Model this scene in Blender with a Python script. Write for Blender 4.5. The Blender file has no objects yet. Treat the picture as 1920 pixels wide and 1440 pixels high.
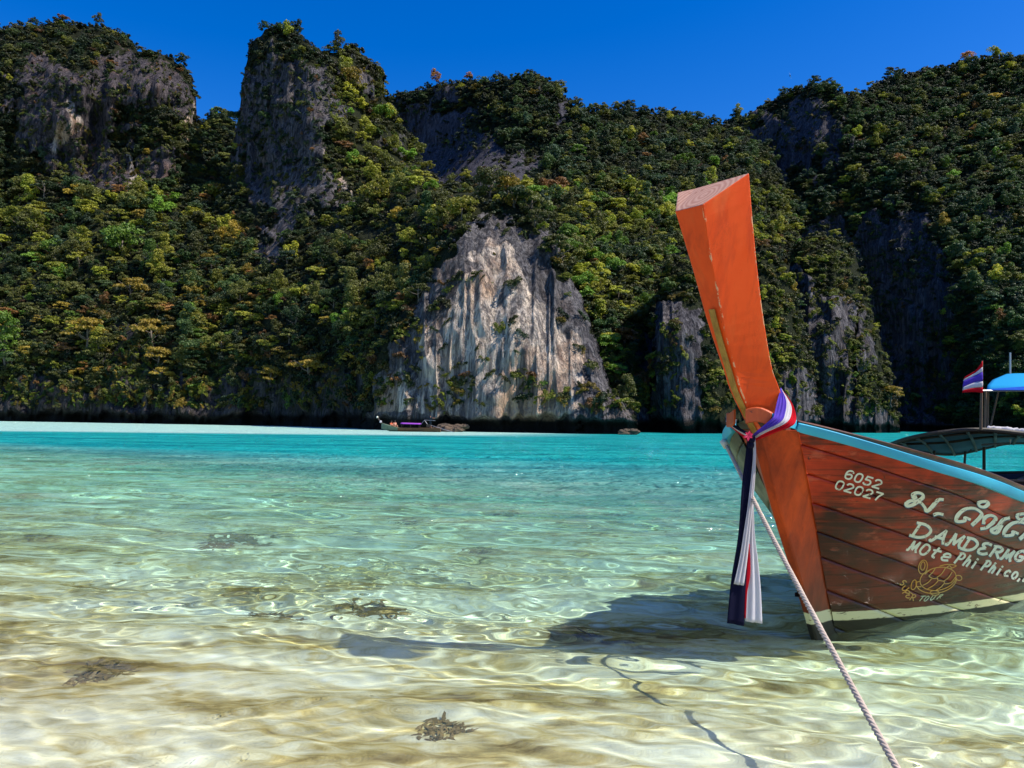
import bpy, bmesh, math, random
import numpy as np
from mathutils import Vector, Matrix, Euler

sc = bpy.context.scene
COL = sc.collection
rng = np.random.default_rng(11)
random.seed(5)
R = math.radians

# ------------------------------------------------------------------ camera, world, sun
EYE = 1.6; PITCH = R(2.76); ROLL = R(.8); FPX = 1420.
cam = bpy.data.cameras.new('camera'); cam_o = bpy.data.objects.new('camera', cam); COL.objects.link(cam_o)
sc.camera = cam_o
cam.sensor_width = 36; cam.lens = FPX / 1920 * 36; cam.clip_start = .05; cam.clip_end = 4000
CP = np.array([0, 0, EYE])
FW = np.array([0, math.cos(PITCH), math.sin(PITCH)])
_u0 = np.array([0, -math.sin(PITCH), math.cos(PITCH)]); _r0 = np.array([1., 0, 0])
RT = _r0 * math.cos(ROLL) + _u0 * math.sin(ROLL); UP = _u0 * math.cos(ROLL) - _r0 * math.sin(ROLL)
cam_o.matrix_world = Matrix(((RT[0], UP[0], -FW[0], 0), (RT[1], UP[1], -FW[1], 0), (RT[2], UP[2], -FW[2], EYE), (0, 0, 0, 1)))

world = bpy.data.worlds.new('World'); sc.world = world; world.use_nodes = True
wn = world.node_tree
SUN = np.array([2.3, -.74, 3.2]); SUN /= np.linalg.norm(SUN)
sky = wn.nodes.new('ShaderNodeTexSky'); sky.sky_type = 'NISHITA'; sky.sun_disc = False
sky.sun_elevation = math.asin(SUN[2]); sky.sun_rotation = math.atan2(SUN[0], SUN[1])
sky.air_density = 1.0; sky.dust_density = .5; sky.ozone_density = 4.0
hs = wn.nodes.new('ShaderNodeHueSaturation'); hs.inputs['Saturation'].default_value = 1.44; hs.inputs['Hue'].default_value = .517
bg = wn.nodes['Background']
wn.links.new(sky.outputs[0], hs.inputs['Color']); wn.links.new(hs.outputs[0], bg.inputs[0]); bg.inputs[1].default_value = .13
sun = bpy.data.lights.new('sun', 'SUN'); sun_o = bpy.data.objects.new('sun', sun); COL.objects.link(sun_o)
sun.energy = 5.0; sun.angle = R(.5); sun.color = (1, .93, .82)
sun_o.rotation_euler = Vector(SUN).to_track_quat('Z', 'Y').to_euler()
try: sun.cycles.is_caustics_light = True
except Exception: pass
sc.view_settings.view_transform = 'Standard'; sc.view_settings.look = 'None'
sc.view_settings.exposure = .5; sc.view_settings.gamma = 1
sc.cycles.max_bounces = 8; sc.cycles.transparent_max_bounces = 8; sc.cycles.sample_clamp_indirect = 8

# ------------------------------------------------------------------ maths helpers
def ray(x, y):
    x = np.asarray(x, float); y = np.asarray(y, float)
    return FW + ((x - 960) / FPX)[..., None] * RT + ((720 - y) / FPX)[..., None] * UP
def at(x, y, Y):                       # the point Y metres ahead that the photograph shows at (x, y)
    d = ray(x, y); return CP + d * (np.asarray(Y, float) / d[..., 1])[..., None]
def proj(p):
    q = np.asarray(p) - CP; z = q @ FW
    return np.stack([960 + FPX * (q @ RT) / z, 720 - FPX * (q @ UP) / z], -1)
def vnoise(x, y, z, seed=0):
    x, y, z = np.broadcast_arrays(np.asarray(x, float), np.asarray(y, float), np.asarray(z, float))
    ix, iy, iz = np.floor(x).astype(np.int64), np.floor(y).astype(np.int64), np.floor(z).astype(np.int64)
    fx, fy, fz = x - ix, y - iy, z - iz
    fx, fy, fz = fx*fx*(3-2*fx), fy*fy*(3-2*fy), fz*fz*(3-2*fz)
    def h(a, b, c):
        n = (a * 374761393 + b * 668265263 + c * 1103515245 + seed * 144665) & 0xffffffff
        n = ((n ^ (n >> 13)) * 1274126177) & 0xffffffff
        n = ((n ^ (n >> 16)) * 668265263) & 0xffffffff
        return ((n ^ (n >> 15)) & 0xffff) / 65535.
    r = 0
    for a in (0, 1):
        for b in (0, 1):
            for c in (0, 1):
                r = r + h(ix+a, iy+b, iz+c) * (fx if a else 1-fx) * (fy if b else 1-fy) * (fz if c else 1-fz)
    return r * 2 - 1
def fbm(x, y, z, seed=0, o=4):
    r = 0; a = .5
    for i in range(o):
        r = r + a * vnoise(x * 2**i, y * 2**i, z * 2**i, seed + i * 17); a *= .5
    return r
def ss(a, b, x):
    t = np.clip((np.asarray(x, float) - a) / (b - a), 0, 1); return t*t*(3-2*t)
def inpoly(px, py, poly):
    c = np.zeros(np.shape(px), bool); n = len(poly)
    for i in range(n):
        x1, y1 = poly[i]; x2, y2 = poly[(i+1) % n]
        if y1 == y2: continue
        k = (y1 > py) != (y2 > py)
        c ^= k & (px < (x2-x1)*(py-y1)/(y2-y1)+x1)
    return c

# ------------------------------------------------------------------ object helpers
def tag(o, label=None, cat=None, group=None, kind=None):
    if label: o['label'] = label
    if cat: o['category'] = cat
    if group: o['group'] = group
    if kind: o['kind'] = kind
    return o
def empty(name, loc=(0, 0, 0), rz=0.):
    o = bpy.data.objects.new(name, None); o.empty_display_size = .2; COL.objects.link(o)
    o.location = loc; o.rotation_euler = (0, 0, rz); return o
def mesh(name, V, F, mats=None, smooth=False, midx=None):
    m = bpy.data.meshes.new(name)
    m.from_pydata(np.asarray(V, float).tolist(), [], [tuple(int(i) for i in f) for f in F])
    for mt in (mats if isinstance(mats, (list, tuple)) else [mats] if mats else []): m.materials.append(mt)
    if smooth: m.polygons.foreach_set('use_smooth', [True] * len(m.polygons))
    if midx is not None: m.polygons.foreach_set('material_index', list(midx))
    m.update(); return m
def obj(name, V, F, mats=None, parent=None, smooth=False, midx=None, link=True):
    o = bpy.data.objects.new(name, mesh(name, V, F, mats, smooth, midx))
    if link: COL.objects.link(o)
    if parent: o.parent = parent
    return o
def attr(o, name, vals, typ='FLOAT', dom='POINT'):
    a = o.data.attributes.new(name, typ, dom)
    a.data.foreach_set('value' if typ in ('FLOAT', 'INT') else ('vector' if typ == 'FLOAT_VECTOR' else 'color'), np.asarray(vals).ravel())
class MB:                               # collects several shapes for ONE mesh
    def __init__(s): s.V = []; s.F = []; s.n = 0
    def add(s, V, F):
        V = np.asarray(V, float); s.V.append(V); s.F += [tuple(int(i) + s.n for i in f) for f in F]; s.n += len(V); return s
    def build(s, name, mat, parent=None, smooth=False): return obj(name, np.concatenate(s.V), s.F, mat, parent, smooth)
def tube(path, rad, n=8, cap=True):
    P = np.asarray(path, float); m = len(P); rad = np.broadcast_to(np.asarray(rad, float), (m,))
    T = np.gradient(P, axis=0); T /= np.linalg.norm(T, axis=1)[:, None] + 1e-12
    V = []; up = np.array([0, 0, 1.]) if abs(T[0][2]) < .9 else np.array([1., 0, 0])
    for i in range(m):
        s = np.cross(T[i], up); s /= np.linalg.norm(s) + 1e-12; up = np.cross(s, T[i])
        for k in range(n):
            a = 2*math.pi*k/n; V.append(P[i] + rad[i]*(math.cos(a)*s + math.sin(a)*up))
    F = [(i*n+k, i*n+(k+1) % n, (i+1)*n+(k+1) % n, (i+1)*n+k) for i in range(m-1) for k in range(n)]
    if cap: F += [tuple(range(n))[::-1], tuple((m-1)*n+k for k in range(n))]
    return np.array(V), F
def box(c, s, rz=0.):
    V = np.array([[x, y, z] for x in (-.5, .5) for y in (-.5, .5) for z in (-.5, .5)]) * s
    c0, s0 = math.cos(rz), math.sin(rz); V = V @ np.array([[c0, s0, 0], [-s0, c0, 0], [0, 0, 1]]) + c
    return V, [(0, 1, 3, 2), (4, 6, 7, 5), (0, 4, 5, 1), (2, 3, 7, 6), (0, 2, 6, 4), (1, 5, 7, 3)]
def grid_faces(nr, nc):
    i = np.arange((nr-1)*(nc-1)); r = i // (nc-1); c = i % (nc-1); a = r*nc + c
    return np.stack([a, a+1, a+nc+1, a+nc], -1)
def loft(sections, closed=True, caps=True):
    S = np.asarray(sections, float); m, n, _ = S.shape; F = []
    for i in range(m-1):
        for k in range(n if closed else n-1): F.append((i*n+k, i*n+(k+1) % n, (i+1)*n+(k+1) % n, (i+1)*n+k))
    if caps and closed: F += [tuple(range(n))[::-1], tuple((m-1)*n+k for k in range(n))]
    return S.reshape(-1, 3), F
def bevel(o, w=.004, seg=2, ang=40):
    b = o.modifiers.new('bevel', 'BEVEL'); b.width = w; b.segments = seg; b.limit_method = 'ANGLE'; b.angle_limit = R(ang); return o

# ------------------------------------------------------------------ materials
class NT:
    def __init__(s, name):
        s.m = bpy.data.materials.new(name); s.m.use_nodes = True; s.t = s.m.node_tree; s.b = s.t.nodes['Principled BSDF']; s.out = s.t.nodes['Material Output']
    def n(s, typ, **kw):
        o = s.t.nodes.new(typ)
        for k, v in kw.items(): setattr(o, k, v)
        return o
    def l(s, a, b): s.t.links.new(a, b)
    def pos(s, scale=(1, 1, 1), obj_space=True):
        tc = s.n('ShaderNodeTexCoord'); mp = s.n('ShaderNodeMapping'); mp.inputs['Scale'].default_value = scale
        s.l(tc.outputs['Object'], mp.inputs[0]); return mp.outputs[0]
    def noise(s, vec, scale, detail=4, rough=.55, dist=0.):
        o = s.n('ShaderNodeTexNoise'); o.inputs['Scale'].default_value = scale; o.inputs['Detail'].default_value = detail
        o.inputs['Roughness'].default_value = rough; o.inputs['Distortion'].default_value = dist; s.l(vec, o.inputs['Vector']); return o.outputs[0]
    def ramp(s, fac, stops):
        o = s.n('ShaderNodeValToRGB'); e = o.color_ramp.elements
        while len(e) < len(stops): e.new(.5)
        for i, (p, c) in enumerate(stops):
            e[i].position = p; e[i].color = (*c, 1) if not np.isscalar(c) else (c, c, c, 1)
        s.l(fac, o.inputs[0]); return o.outputs[0]
    def mix(s, fac, a, b, mode='MIX'):
        o = s.n('ShaderNodeMix', data_type='RGBA', blend_type=mode)
        for inp, v in ((o.inputs[0], fac), (o.inputs[6], a), (o.inputs[7], b)):
            if hasattr(v, 'links'): s.l(v, inp)
            elif np.isscalar(v): inp.default_value = v
            else: inp.default_value = (*v, 1)
        return o.outputs[2]
    def math(s, op, a, b=0., c=0.):
        o = s.n('ShaderNodeMath', operation=op)
        for i, v in enumerate((a, b, c)):
            if hasattr(v, 'links'): s.l(v, o.inputs[i])
            else: o.inputs[i].default_value = v
        return o.outputs[0]
    def attr(s, name, typ='GEOMETRY'):
        return s.n('ShaderNodeAttribute', attribute_name=name, attribute_type=typ)
    def bump(s, h, strength=.3, dist=.02):
        o = s.n('ShaderNodeBump'); o.inputs['Strength'].default_value = strength; o.inputs['Distance'].default_value = dist
        s.l(h, o.inputs['Height']); s.l(o.outputs[0], s.b.inputs['Normal']); return o
    def set(s, **kw):
        for k, v in kw.items():
            i = s.b.inputs[{'col': 'Base Color', 'rough': 'Roughness', 'spec': 'Specular IOR Level', 'metal': 'Metallic', 'coat': 'Coat Weight', 'coatr': 'Coat Roughness', 'trans': 'Transmission Weight', 'sheen': 'Sheen Weight'}[k]]
            if hasattr(v, 'links'): s.l(v, i)
            elif np.isscalar(v): i.default_value = v
            else: i.default_value = (*v, 1)
        return s

def paint(name, col, col2=None, rough=.5, scale=3., spec=.4, wear=None):
    k = NT(name); p = k.pos(); n = k.noise(p, scale, 5)
    c = k.mix(k.ramp(n, [(.35, 0.), (.7, 1.)]), col, col2 or tuple(x*.75 for x in col))
    if wear:
        w = k.ramp(k.noise(p, wear[0], 6, .7), [(wear[1], 0.), (wear[1]+.04, 1.)]); c = k.mix(w, c, wear[2])
    k.set(col=c, rough=rough, spec=spec); k.bump(k.noise(p, scale*12, 3), .15, .004); return k.m

def wood_mat(name, stops, grain=(2, 14, 14), rough=.45, spots=True):
    k = NT(name); p = k.pos(); g = k.noise(k.pos(grain), 1.6, 6, .65, .6); big = k.noise(p, 1.1, 3)
    f = k.math('ADD', k.math('MULTIPLY', g, .55), k.math('MULTIPLY', big, .45))
    c = k.ramp(f, stops)
    if spots:
        v = k.ramp(k.noise(p, 9, 5, .7), [(.64, 0.), (.70, .8)]); c = k.mix(v, c, (.02, .012, .008))
    k.set(col=c, rough=k.ramp(big, [(.3, rough-.12), (.7, rough+.2)]), spec=.45); k.bump(g, .25, .004); return k.m

# ------------------------------------------------------------------ water and seabed
def wlist(n, l0, l1, slope, dirn, spread, seed):
    r = np.random.default_rng(seed); out = []
    for i in range(n):
        l = l0 * (l1/l0)**r.random(); out.append((2*math.pi/l, dirn + r.normal()*spread, slope*l/6.28/math.sqrt(n)*1.4, r.random()*6.28))
    return out
W1 = wlist(32, .34, 1.8, .185, R(88), .20, 3)
W2 = wlist(24, .10, .34, .115, R(84), .45, 8)
def wave_z(X, Y):
    D = np.hypot(X, Y); Z = np.zeros_like(X)
    wx = .35*vnoise(X*.5, Y*.5, 0, 5); wy = .35*vnoise(X*.5, Y*.5, 7, 6)
    a1 = np.clip(26/np.maximum(D, 1), 0, 1)**1.5; a2 = np.clip(8.5/np.maximum(D, 1), 0, 1)**3
    mod = .55 + .6*np.clip(vnoise(X*.6, Y*.8, 3, 9)+.4, 0, 1)
    for k, d, a, p in W1: Z += a1*a*np.sin(k*((X+wx)*math.cos(d)+(Y+wy)*math.sin(d))+p)
    for k, d, a, p in W2: Z += a2*mod*a*np.sin(k*((X+wx*.6)*math.cos(d)+(Y+wy*.6)*math.sin(d))+p)
    return Z
def bed_depth(X, Y):
    d = .17 + .49*ss(3.4, 9, Y + .35*X) + .35*ss(8, 16, Y + .30*X) + 1.25*ss(10.5, 25, Y + .70*X) + 2.0*ss(20, 48, Y + .35*X)
    bar = ss(66, 80, Y - .10*X + 6*vnoise(X*.03, Y*.05, 1, 4)) * (1 - ss(-8, 16, X + 10*vnoise(X*.06, Y*.08, 3, 4)))
    d = d*(1-bar) + .3*bar
    return d + .05*fbm(X*.35, Y*.5, 0, 33)
def sheet(name, xs, ys, zf, mat):
    X, Y = np.meshgrid(xs, ys); V = np.stack([X, Y, zf(X, Y)], -1).reshape(-1, 3)
    return obj(name, V, grid_faces(len(ys), len(xs)), mat, None, True), V[:, 0], V[:, 1]

def water_mat():
    k = NT('sea_water'); k.t.nodes.remove(k.b)
    dep = k.attr('depth').outputs['Fac']; milk = k.attr('milk').outputs['Fac']; far = k.attr('far').outputs['Fac']
    geo = k.n('ShaderNodeNewGeometry')
    def mp(s):
        m = k.n('ShaderNodeMapping'); m.inputs['Scale'].default_value = s; k.l(geo.outputs['Position'], m.inputs[0]); return m.outputs[0]
    h = k.math('ADD', k.noise(mp((.40, 1.1, 1)), 1.0, 5, .6, .5), k.math('MULTIPLY', k.noise(mp((1.5, 4., 1)), 1.0, 3, .6), .45))
    bp = k.n('ShaderNodeBump'); bp.inputs['Distance'].default_value = .9; k.l(h, bp.inputs['Height']); k.l(far, bp.inputs['Strength'])
    rf = k.n('ShaderNodeBsdfRefraction'); rf.inputs['IOR'].default_value = 1.33; rf.inputs['Roughness'].default_value = 0
    cmb = k.n('ShaderNodeCombineColor')
    for i, kk in enumerate((.47, .05, .06)): k.l(k.math('EXPONENT', k.math('MULTIPLY', dep, -kk*4.6)), cmb.inputs[i])
    k.l(cmb.outputs[0], rf.inputs['Color'])
    df = k.n('ShaderNodeBsdfDiffuse')
    pale = k.attr('pale').outputs['Fac']
    tint = k.mix(k.ramp(dep, [(.15, 0.), (.75, 1.)]), (.32, .48, .36), (.012, .32, .31))
    tint = k.mix(k.ramp(k.noise(mp((.07, .30, 1)), 1.0, 6, .68, .3), [(.42, 0.), (.60, 1.)]), tint, k.mix(1., tint, (.40, .62, .72), 'MULTIPLY'))  # streaky weed beds and ripple shading put into the water tint
    tint = k.mix(k.ramp(k.noise(mp((.35, 1.3, 1)), 1.0, 5, .7, .3), [(.48, 0.), (.64, .8)]), tint, k.mix(1., tint, (1.9, 1.3, 1.25), 'MULTIPLY'))
    k.l(k.mix(pale, tint, (.42, .70, .62)), df.inputs['Color']); k.l(bp.outputs[0], df.inputs['Normal'])
    gl = k.n('ShaderNodeBsdfGlossy'); gl.inputs['Roughness'].default_value = .07
    b2 = k.n('ShaderNodeBump'); b2.inputs['Distance'].default_value = .35; k.l(k.noise(mp((2.2, 5.5, 1)), 1.0, 4, .65), b2.inputs['Height']); k.l(far, b2.inputs['Strength']); k.l(bp.outputs[0], b2.inputs['Normal']); k.l(b2.outputs[0], gl.inputs['Normal'])
    fr = k.n('ShaderNodeFresnel'); fr.inputs['IOR'].default_value = 1.33; k.l(bp.outputs[0], fr.inputs['Normal'])
    m1 = k.n('ShaderNodeMixShader'); k.l(milk, m1.inputs[0]); k.l(rf.outputs[0], m1.inputs[1]); k.l(df.outputs[0], m1.inputs[2])
    m2 = k.n('ShaderNodeMixShader'); k.l(k.math('MULTIPLY', fr.outputs[0], k.math('SUBTRACT', .85, k.math('MULTIPLY', far, .5))), m2.inputs[0])
    k.l(m1.outputs[0], m2.inputs[1]); k.l(gl.outputs[0], m2.inputs[2]); k.l(m2.outputs[0], k.out.inputs[0]); return k.m
def bed_mat():
    k = NT('sand_bed'); geo = k.n('ShaderNodeNewGeometry')
    def mp(s):
        m = k.n('ShaderNodeMapping'); m.inputs['Scale'].default_value = s; m.inputs['Rotation'].default_value = (0, 0, .12); k.l(geo.outputs['Position'], m.inputs[0]); return m.outputs[0]
    n1 = k.noise(mp((.55, 1.7, 1)), 1.0, 6, .62, .8); n2 = k.noise(mp((2.2, 5.5, 1)), 1.3, 5, .6, 1.)
    f = k.math('ADD', k.math('MULTIPLY', n1, .6), k.math('MULTIPLY', n2, .4))
    c = k.ramp(f, [(.365, (.19, .115, .03)), (.45, (.52, .39, .16)), (.54, (.82, .73, .50)), (.66, (.92, .87, .73))])
    k.set(col=c, rough=1., spec=.1); k.bump(k.math('ADD', n2, k.noise(mp((8, 16, 1)), 1., 3)), .35, .05); return k.m

def spaced(a, b, s0, g):
    o = [a]
    while o[-1] < b: o.append(o[-1] + max(s0, (abs(o[-1]))*g))
    return np.array(o)
xs_in = np.arange(-4.2, 5.4, .022)
xs_r = 5.4 + np.cumsum(.022*1.09**np.arange(1, 84)); xs_l = -4.2 - np.cumsum(.022*1.09**np.arange(1, 84))
xs = np.concatenate([xs_l[::-1], xs_in, xs_r])
ys = [-2.0, -1, 0, .8, 1.4, 1.9, 2.2]
while ys[-1] < 420: ys.append(ys[-1] + (.022 if ys[-1] < 6.5 else min(max(.022, .0055*(ys[-1]-6.5)+.022), 3 if ys[-1] < 120 else 9)))
ys = np.array(ys)
water, wx_, wy_ = sheet('water', xs, ys, wave_z, water_mat())
dep_ = bed_depth(wx_, wy_)
attr(water, 'depth', dep_/4); dist_ = np.hypot(wx_, wy_)
bar_ = ss(66, 80, wy_ - .10*wx_ + 6*vnoise(wx_*.03, wy_*.05, 1, 4)) * (1 - ss(-8, 16, wx_ + 10*vnoise(wx_*.06, wy_*.08, 3, 4)))
attr(water, 'milk', np.clip(.05 + .19*ss(.40, .85, dep_) + .18*ss(.9, 1.5, dep_) + .50*ss(1.3, 3., dep_) + .75*bar_, 0, .93)); attr(water, 'pale', bar_)
attr(water, 'far', ss(6, 20, dist_)); tag(water, kind='structure')
_, _, _ = 0, 0, 0
seabed, _a, _b = sheet('seabed', np.concatenate([-np.geomspace(400, 9, 40), np.linspace(-8.8, 8.8, 150), np.geomspace(9, 400, 40)]),
                       np.concatenate([np.linspace(-3, 14, 140), np.geomspace(14.2, 460, 110)]), lambda X, Y: -bed_depth(X, Y), bed_mat())
tag(seabed, kind='structure')
try: water.cycles.is_caustics_caster = True; seabed.cycles.is_caustics_receiver = True
except Exception: pass
# depth attribute is stored divided by 4 so that the ramp in the material spans it

# ------------------------------------------------------------------ cliffs, peaks and hills
def rock_mat(name, base, pale, dark, ochre, pale_amt=.5, ochre_amt=.3):
    k = NT(name); geo = k.n('ShaderNodeNewGeometry')
    def mp(s):
        m = k.n('ShaderNodeMapping'); m.inputs['Scale'].default_value = s; k.l(geo.outputs['Position'], m.inputs[0]); return m.outputs[0]
    streak = k.noise(mp((.55, .55, .035)), 1., 7, .68, .5); patch = k.noise(mp((.075, .075, .05)), 1., 5, .6, .4)
    fine = k.noise(mp((1.7, 1.7, .28)), 1., 5, .65)
    c = k.ramp(streak, [(.33, dark), (.46, base), (.6, tuple(.5*(a+b) for a, b in zip(base, pale))), (.72, pale)])
    c = k.mix(k.math('MULTIPLY', k.ramp(patch, [(.44, 0.), (.6, 1.)]), pale_amt), c, pale)
    c = k.mix(k.math('MULTIPLY', k.ramp(k.noise(mp((.16, .16, .05)), 1.3, 5, .6), [(.52, 0.), (.66, 1.)]), ochre_amt), c, ochre)
    c = k.mix(k.ramp(fine, [(.36, .75), (.5, 0.)]), c, dark)
    iso = k.noise(mp((.55, .55, .42)), 1., 7, .72, .6); c = k.mix(k.ramp(iso, [(.38, .85), (.5, 0.), (.62, 0.), (.72, .35)]), c, dark)
    thin = k.noise(mp((2.1, 2.1, .075)), 1., 5, .6, .25); crk = k.noise(mp((.8, .8, .07)), 1., 6, .65, 1.2)
    lines = k.math('MAXIMUM', k.ramp(thin, [(.38, .9), (.47, 0.)]), k.ramp(crk, [(.485, 0.), (.5, .9), (.515, 0.)]))
    fr = k.attr('fresh').outputs['Fac']; fr = k.ramp(k.math('ADD', fr, k.math('MULTIPLY', k.math('SUBTRACT', streak, .5), 1.1)), [(.42, 0.), (.62, 1.)])
    fc = k.ramp(k.noise(mp((.7, .7, .04)), 1., 6, .65, .6), [(.34, (.07, .065, .07)), (.44, (.27, .235, .21)), (.53, (.54, .45, .37)), (.64, (.76, .62, .48))])
    fc = k.mix(k.ramp(patch, [(.48, 0.), (.58, .65)]), fc, (.52, .29, .15)); fc = k.mix(k.ramp(fine, [(.36, .7), (.47, 0.)]), fc, (.10, .08, .075))
    fc = k.mix(k.math('MULTIPLY', lines, .72), fc, (.085, .07, .07)); c = k.mix(k.math('MULTIPLY', lines, .8), c, dark)
    c = k.mix(fr, c, fc)                                        # freshly broken rock: cream and ochre
    veg = k.attr('veg').outputs['Fac']
    vf = k.ramp(k.math('ADD', veg, k.math('MULTIPLY', k.math('SUBTRACT', fine, .5), .9)), [(.4, 0.), (.6, 1.)])
    c = k.mix(vf, c, k.ramp(patch, [(.35, (.012, .017, .006)), (.65, (.026, .030, .010))]))
    wet = k.attr('wet').outputs['Fac']; c = k.mix(wet, c, (.016, .014, .011))  # shade under the sea-notch overhang painted near-black into the rock colour
    k.set(col=c, rough=.95, spec=.15); k.bump(k.math('SUBTRACT', k.math('ADD', k.math('ADD', streak, iso), k.math('MULTIPLY', fine, .5)), k.math('MULTIPLY', lines, .25)), .9, 1.3); return k.m
M_ROCK_WHITE = rock_mat('pale_limestone', (.12, .11, .115), (.27, .25, .24), (.030, .028, .032), (.30, .18, .10), .35, .3)
M_ROCK_GREY = rock_mat('grey_limestone', (.10, .093, .10), (.25, .23, .235), (.018, .017, .022), (.20, .13, .08), .22, .3)
M_ROCK_PINK = rock_mat('rust_limestone', (.075, .066, .072), (.20, .165, .165), (.020, .018, .023), (.26, .14, .085), .22, .4)
M_ROCK_DARK = rock_mat('dark_limestone', (.075, .072, .088), (.17, .16, .18), (.022, .022, .030), (.10, .07, .05), .15, .2)

def tps(pts):
    P = np.array(pts, float); xy = P[:, :2] / 400.; n = len(P)
    def U(d2): return np.where(d2 > 0, d2*np.log(np.maximum(d2, 1e-12)), 0)
    K = U(((xy[:, None] - xy[None])**2).sum(-1)) + np.eye(n)*.004
    A = np.zeros((n+3, n+3)); A[:n, :n] = K; A[:n, n] = 1; A[:n, n+1:] = xy; A[n, :n] = 1; A[n+1:, :n] = xy.T
    w = np.linalg.solve(A, np.concatenate([P[:, 2], np.zeros(3)]))
    def f(x, y):
        q = np.stack([x, y], -1) / 400.; sh = q.shape[:-1]; q = q.reshape(-1, 2)
        r = U(((q[:, None] - xy[None])**2).sum(-1)) @ w[:n] + w[n] + q @ w[n+1:]
        return r.reshape(sh)
    return f
ZW, ZH, ZS = 560, 240, 4               # coarse depth map (4 px cells) used to leave out trees that other hills hide
zbuf = np.full((ZH, ZW), 1e9)
MASS = []
def mass(name, mat, outline, ctrl, base_y, rnd=30, rnd_m=None, flute=1., lump=1., jag=4., bare=(), step=4., seed=1, notch_top=2.3, notch=3.5, fresh=(), crag=.6, wobble=60):
    """One hill: the crest line, depth control points and the shore line below it give a relief surface; the rim is rounded and carried back."""
    O = np.array(outline, float); seg = np.hypot(*np.diff(O, axis=0).T); s = np.concatenate([[0], np.cumsum(seg)])
    n = int(s[-1]/step); si = np.linspace(0, s[-1], n); ox = np.interp(si, s, O[:, 0]); oy = np.interp(si, s, O[:, 1])
    j = jag*(1.3*fbm(si/34., seed, 0, seed, 3) + .9*np.abs(vnoise(si/11., seed, 0, seed+3)))
    oy = oy - j; ox = ox + .5*jag*vnoise(si/13., 4, 0, seed+5)
    by = np.interp(ox, [p[0] for p in base_y], [p[1] for p in base_y])
    rows = int(max(by - oy)/step) + 2; t = np.linspace(0, 1, rows)[:, None]
    PX = np.broadcast_to(ox, (rows, n)).copy(); PY = oy + (by-oy)*t
    PX = PX + (1-np.abs(2*t-1))*0
    D = tps(ctrl)(PX, PY)
    pts = np.stack([ox, oy], -1); dm = np.full(PX.shape, 1e9)
    for k in range(0, n, 3): dm = np.minimum(dm, np.hypot(PX-pts[k, 0], PY-pts[k, 1]))
    e = np.clip(1 - dm/rnd, 0, 1); rm = rnd_m or rnd*np.median(D)/FPX
    D = D + rm*(1 - np.sqrt(np.maximum(1 - e*e, 0)))
    Pw = at(PX, PY, D); X, Z = Pw[..., 0], Pw[..., 2]
    bare_m = np.zeros(PX.shape)
    wob = wobble*fbm(PX/34., PY/34., 0, seed+40, 4), wobble*fbm(PX/34., PY/34., 5, seed+41, 4)
    for poly, amt in bare: bare_m = np.maximum(bare_m, amt*inpoly(PX+wob[0], PY+wob[1], poly))
    fresh_m = np.zeros(PX.shape)
    for poly, amt in fresh: fresh_m = np.maximum(fresh_m, amt*inpoly(PX+wob[0]*.7, PY+wob[1]*.7, poly))
    for _ in range(4): fresh_m[1:-1, 1:-1] = (fresh_m[:-2, 1:-1]+fresh_m[2:, 1:-1]+fresh_m[1:-1, :-2]+fresh_m[1:-1, 2:]+fresh_m[1:-1, 1:-1])/5
    sc_ = np.clip(D/150., .7, 2.2)
    fl = -(1-np.abs(vnoise(X/(3.2*sc_), Z/(26*sc_), seed, seed+1)))**2*1.6 - (1-np.abs(vnoise(X/(1.3*sc_), Z/(13*sc_), seed, seed+2)))**2*.7
    D = D + flute*sc_*fl*(.25+.75*bare_m) + lump*sc_*(3.2*fbm(X/(17*sc_), Z/(17*sc_), seed, seed+4) + 1.2*fbm(X/(4.5*sc_), Z/(4.5*sc_), seed, seed+6)*(1-.3*bare_m))
    D = D - crag*sc_*(2.6*np.abs(vnoise(X/(5.5*sc_), Z/(7.5*sc_), seed, seed+21)) + 1.3*np.abs(vnoise(X/(2.2*sc_), Z/(3.4*sc_), seed, seed+22)) + .7*np.abs(vnoise(X/(.9*sc_), Z/(2.6*sc_), seed, seed+23)))
    nz = np.clip(Z, -1, 50); D = D + notch*(1-ss(notch_top*.45, notch_top, nz + .9*vnoise(X/3, 0, 0, seed+8) + .5*vnoise(X/.9, 0, 0, seed+9)))
    Pw = at(PX, PY, D)
    # carry the rim backwards so that the hill is solid from other places too
    back = []
    for kk, (dd, dy) in enumerate(((rm*.8+3, 6), (rm*1.6+12, 40), (rm*2+40, 200))):
        back.append(at(ox, np.minimum(oy+dy, by), D[0]+dd))
    V = np.concatenate([np.array(back[::-1]), Pw]); nr = rows+3
    o = obj(name, V.reshape(-1, 3), grid_faces(nr, n)[:, ::-1], mat, None, True)
    pad = np.ones((3, n)); veg = np.concatenate([pad, 1-bare_m]); wet = np.concatenate([pad*0, (1-ss(notch_top*.7, notch_top*1.05, Pw[..., 2]))])
    attr(o, 'veg', veg); attr(o, 'wet', wet); attr(o, 'fresh', np.concatenate([pad*0, fresh_m])); tag(o, kind='structure')
    ix = ((PX+160)/ZS).astype(int); iy = (PY/ZS).astype(int); ok = (ix >= 0) & (ix < ZW) & (iy >= 0) & (iy < ZH)
    np.minimum.at(zbuf, (iy[ok], ix[ok]), D[ok])
    MASS.append(dict(name=name, PX=PX, PY=PY, P=Pw, D=D, bare=bare_m, o=o))
    return o

SHORE = [(-200, 786), (0, 791), (300, 796), (500, 800), (700, 808), (900, 814), (1200, 818), (1500, 816), (1700, 812), (2100, 812)]
def lower(d): return [(x, y+d) for x, y in SHORE]
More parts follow.
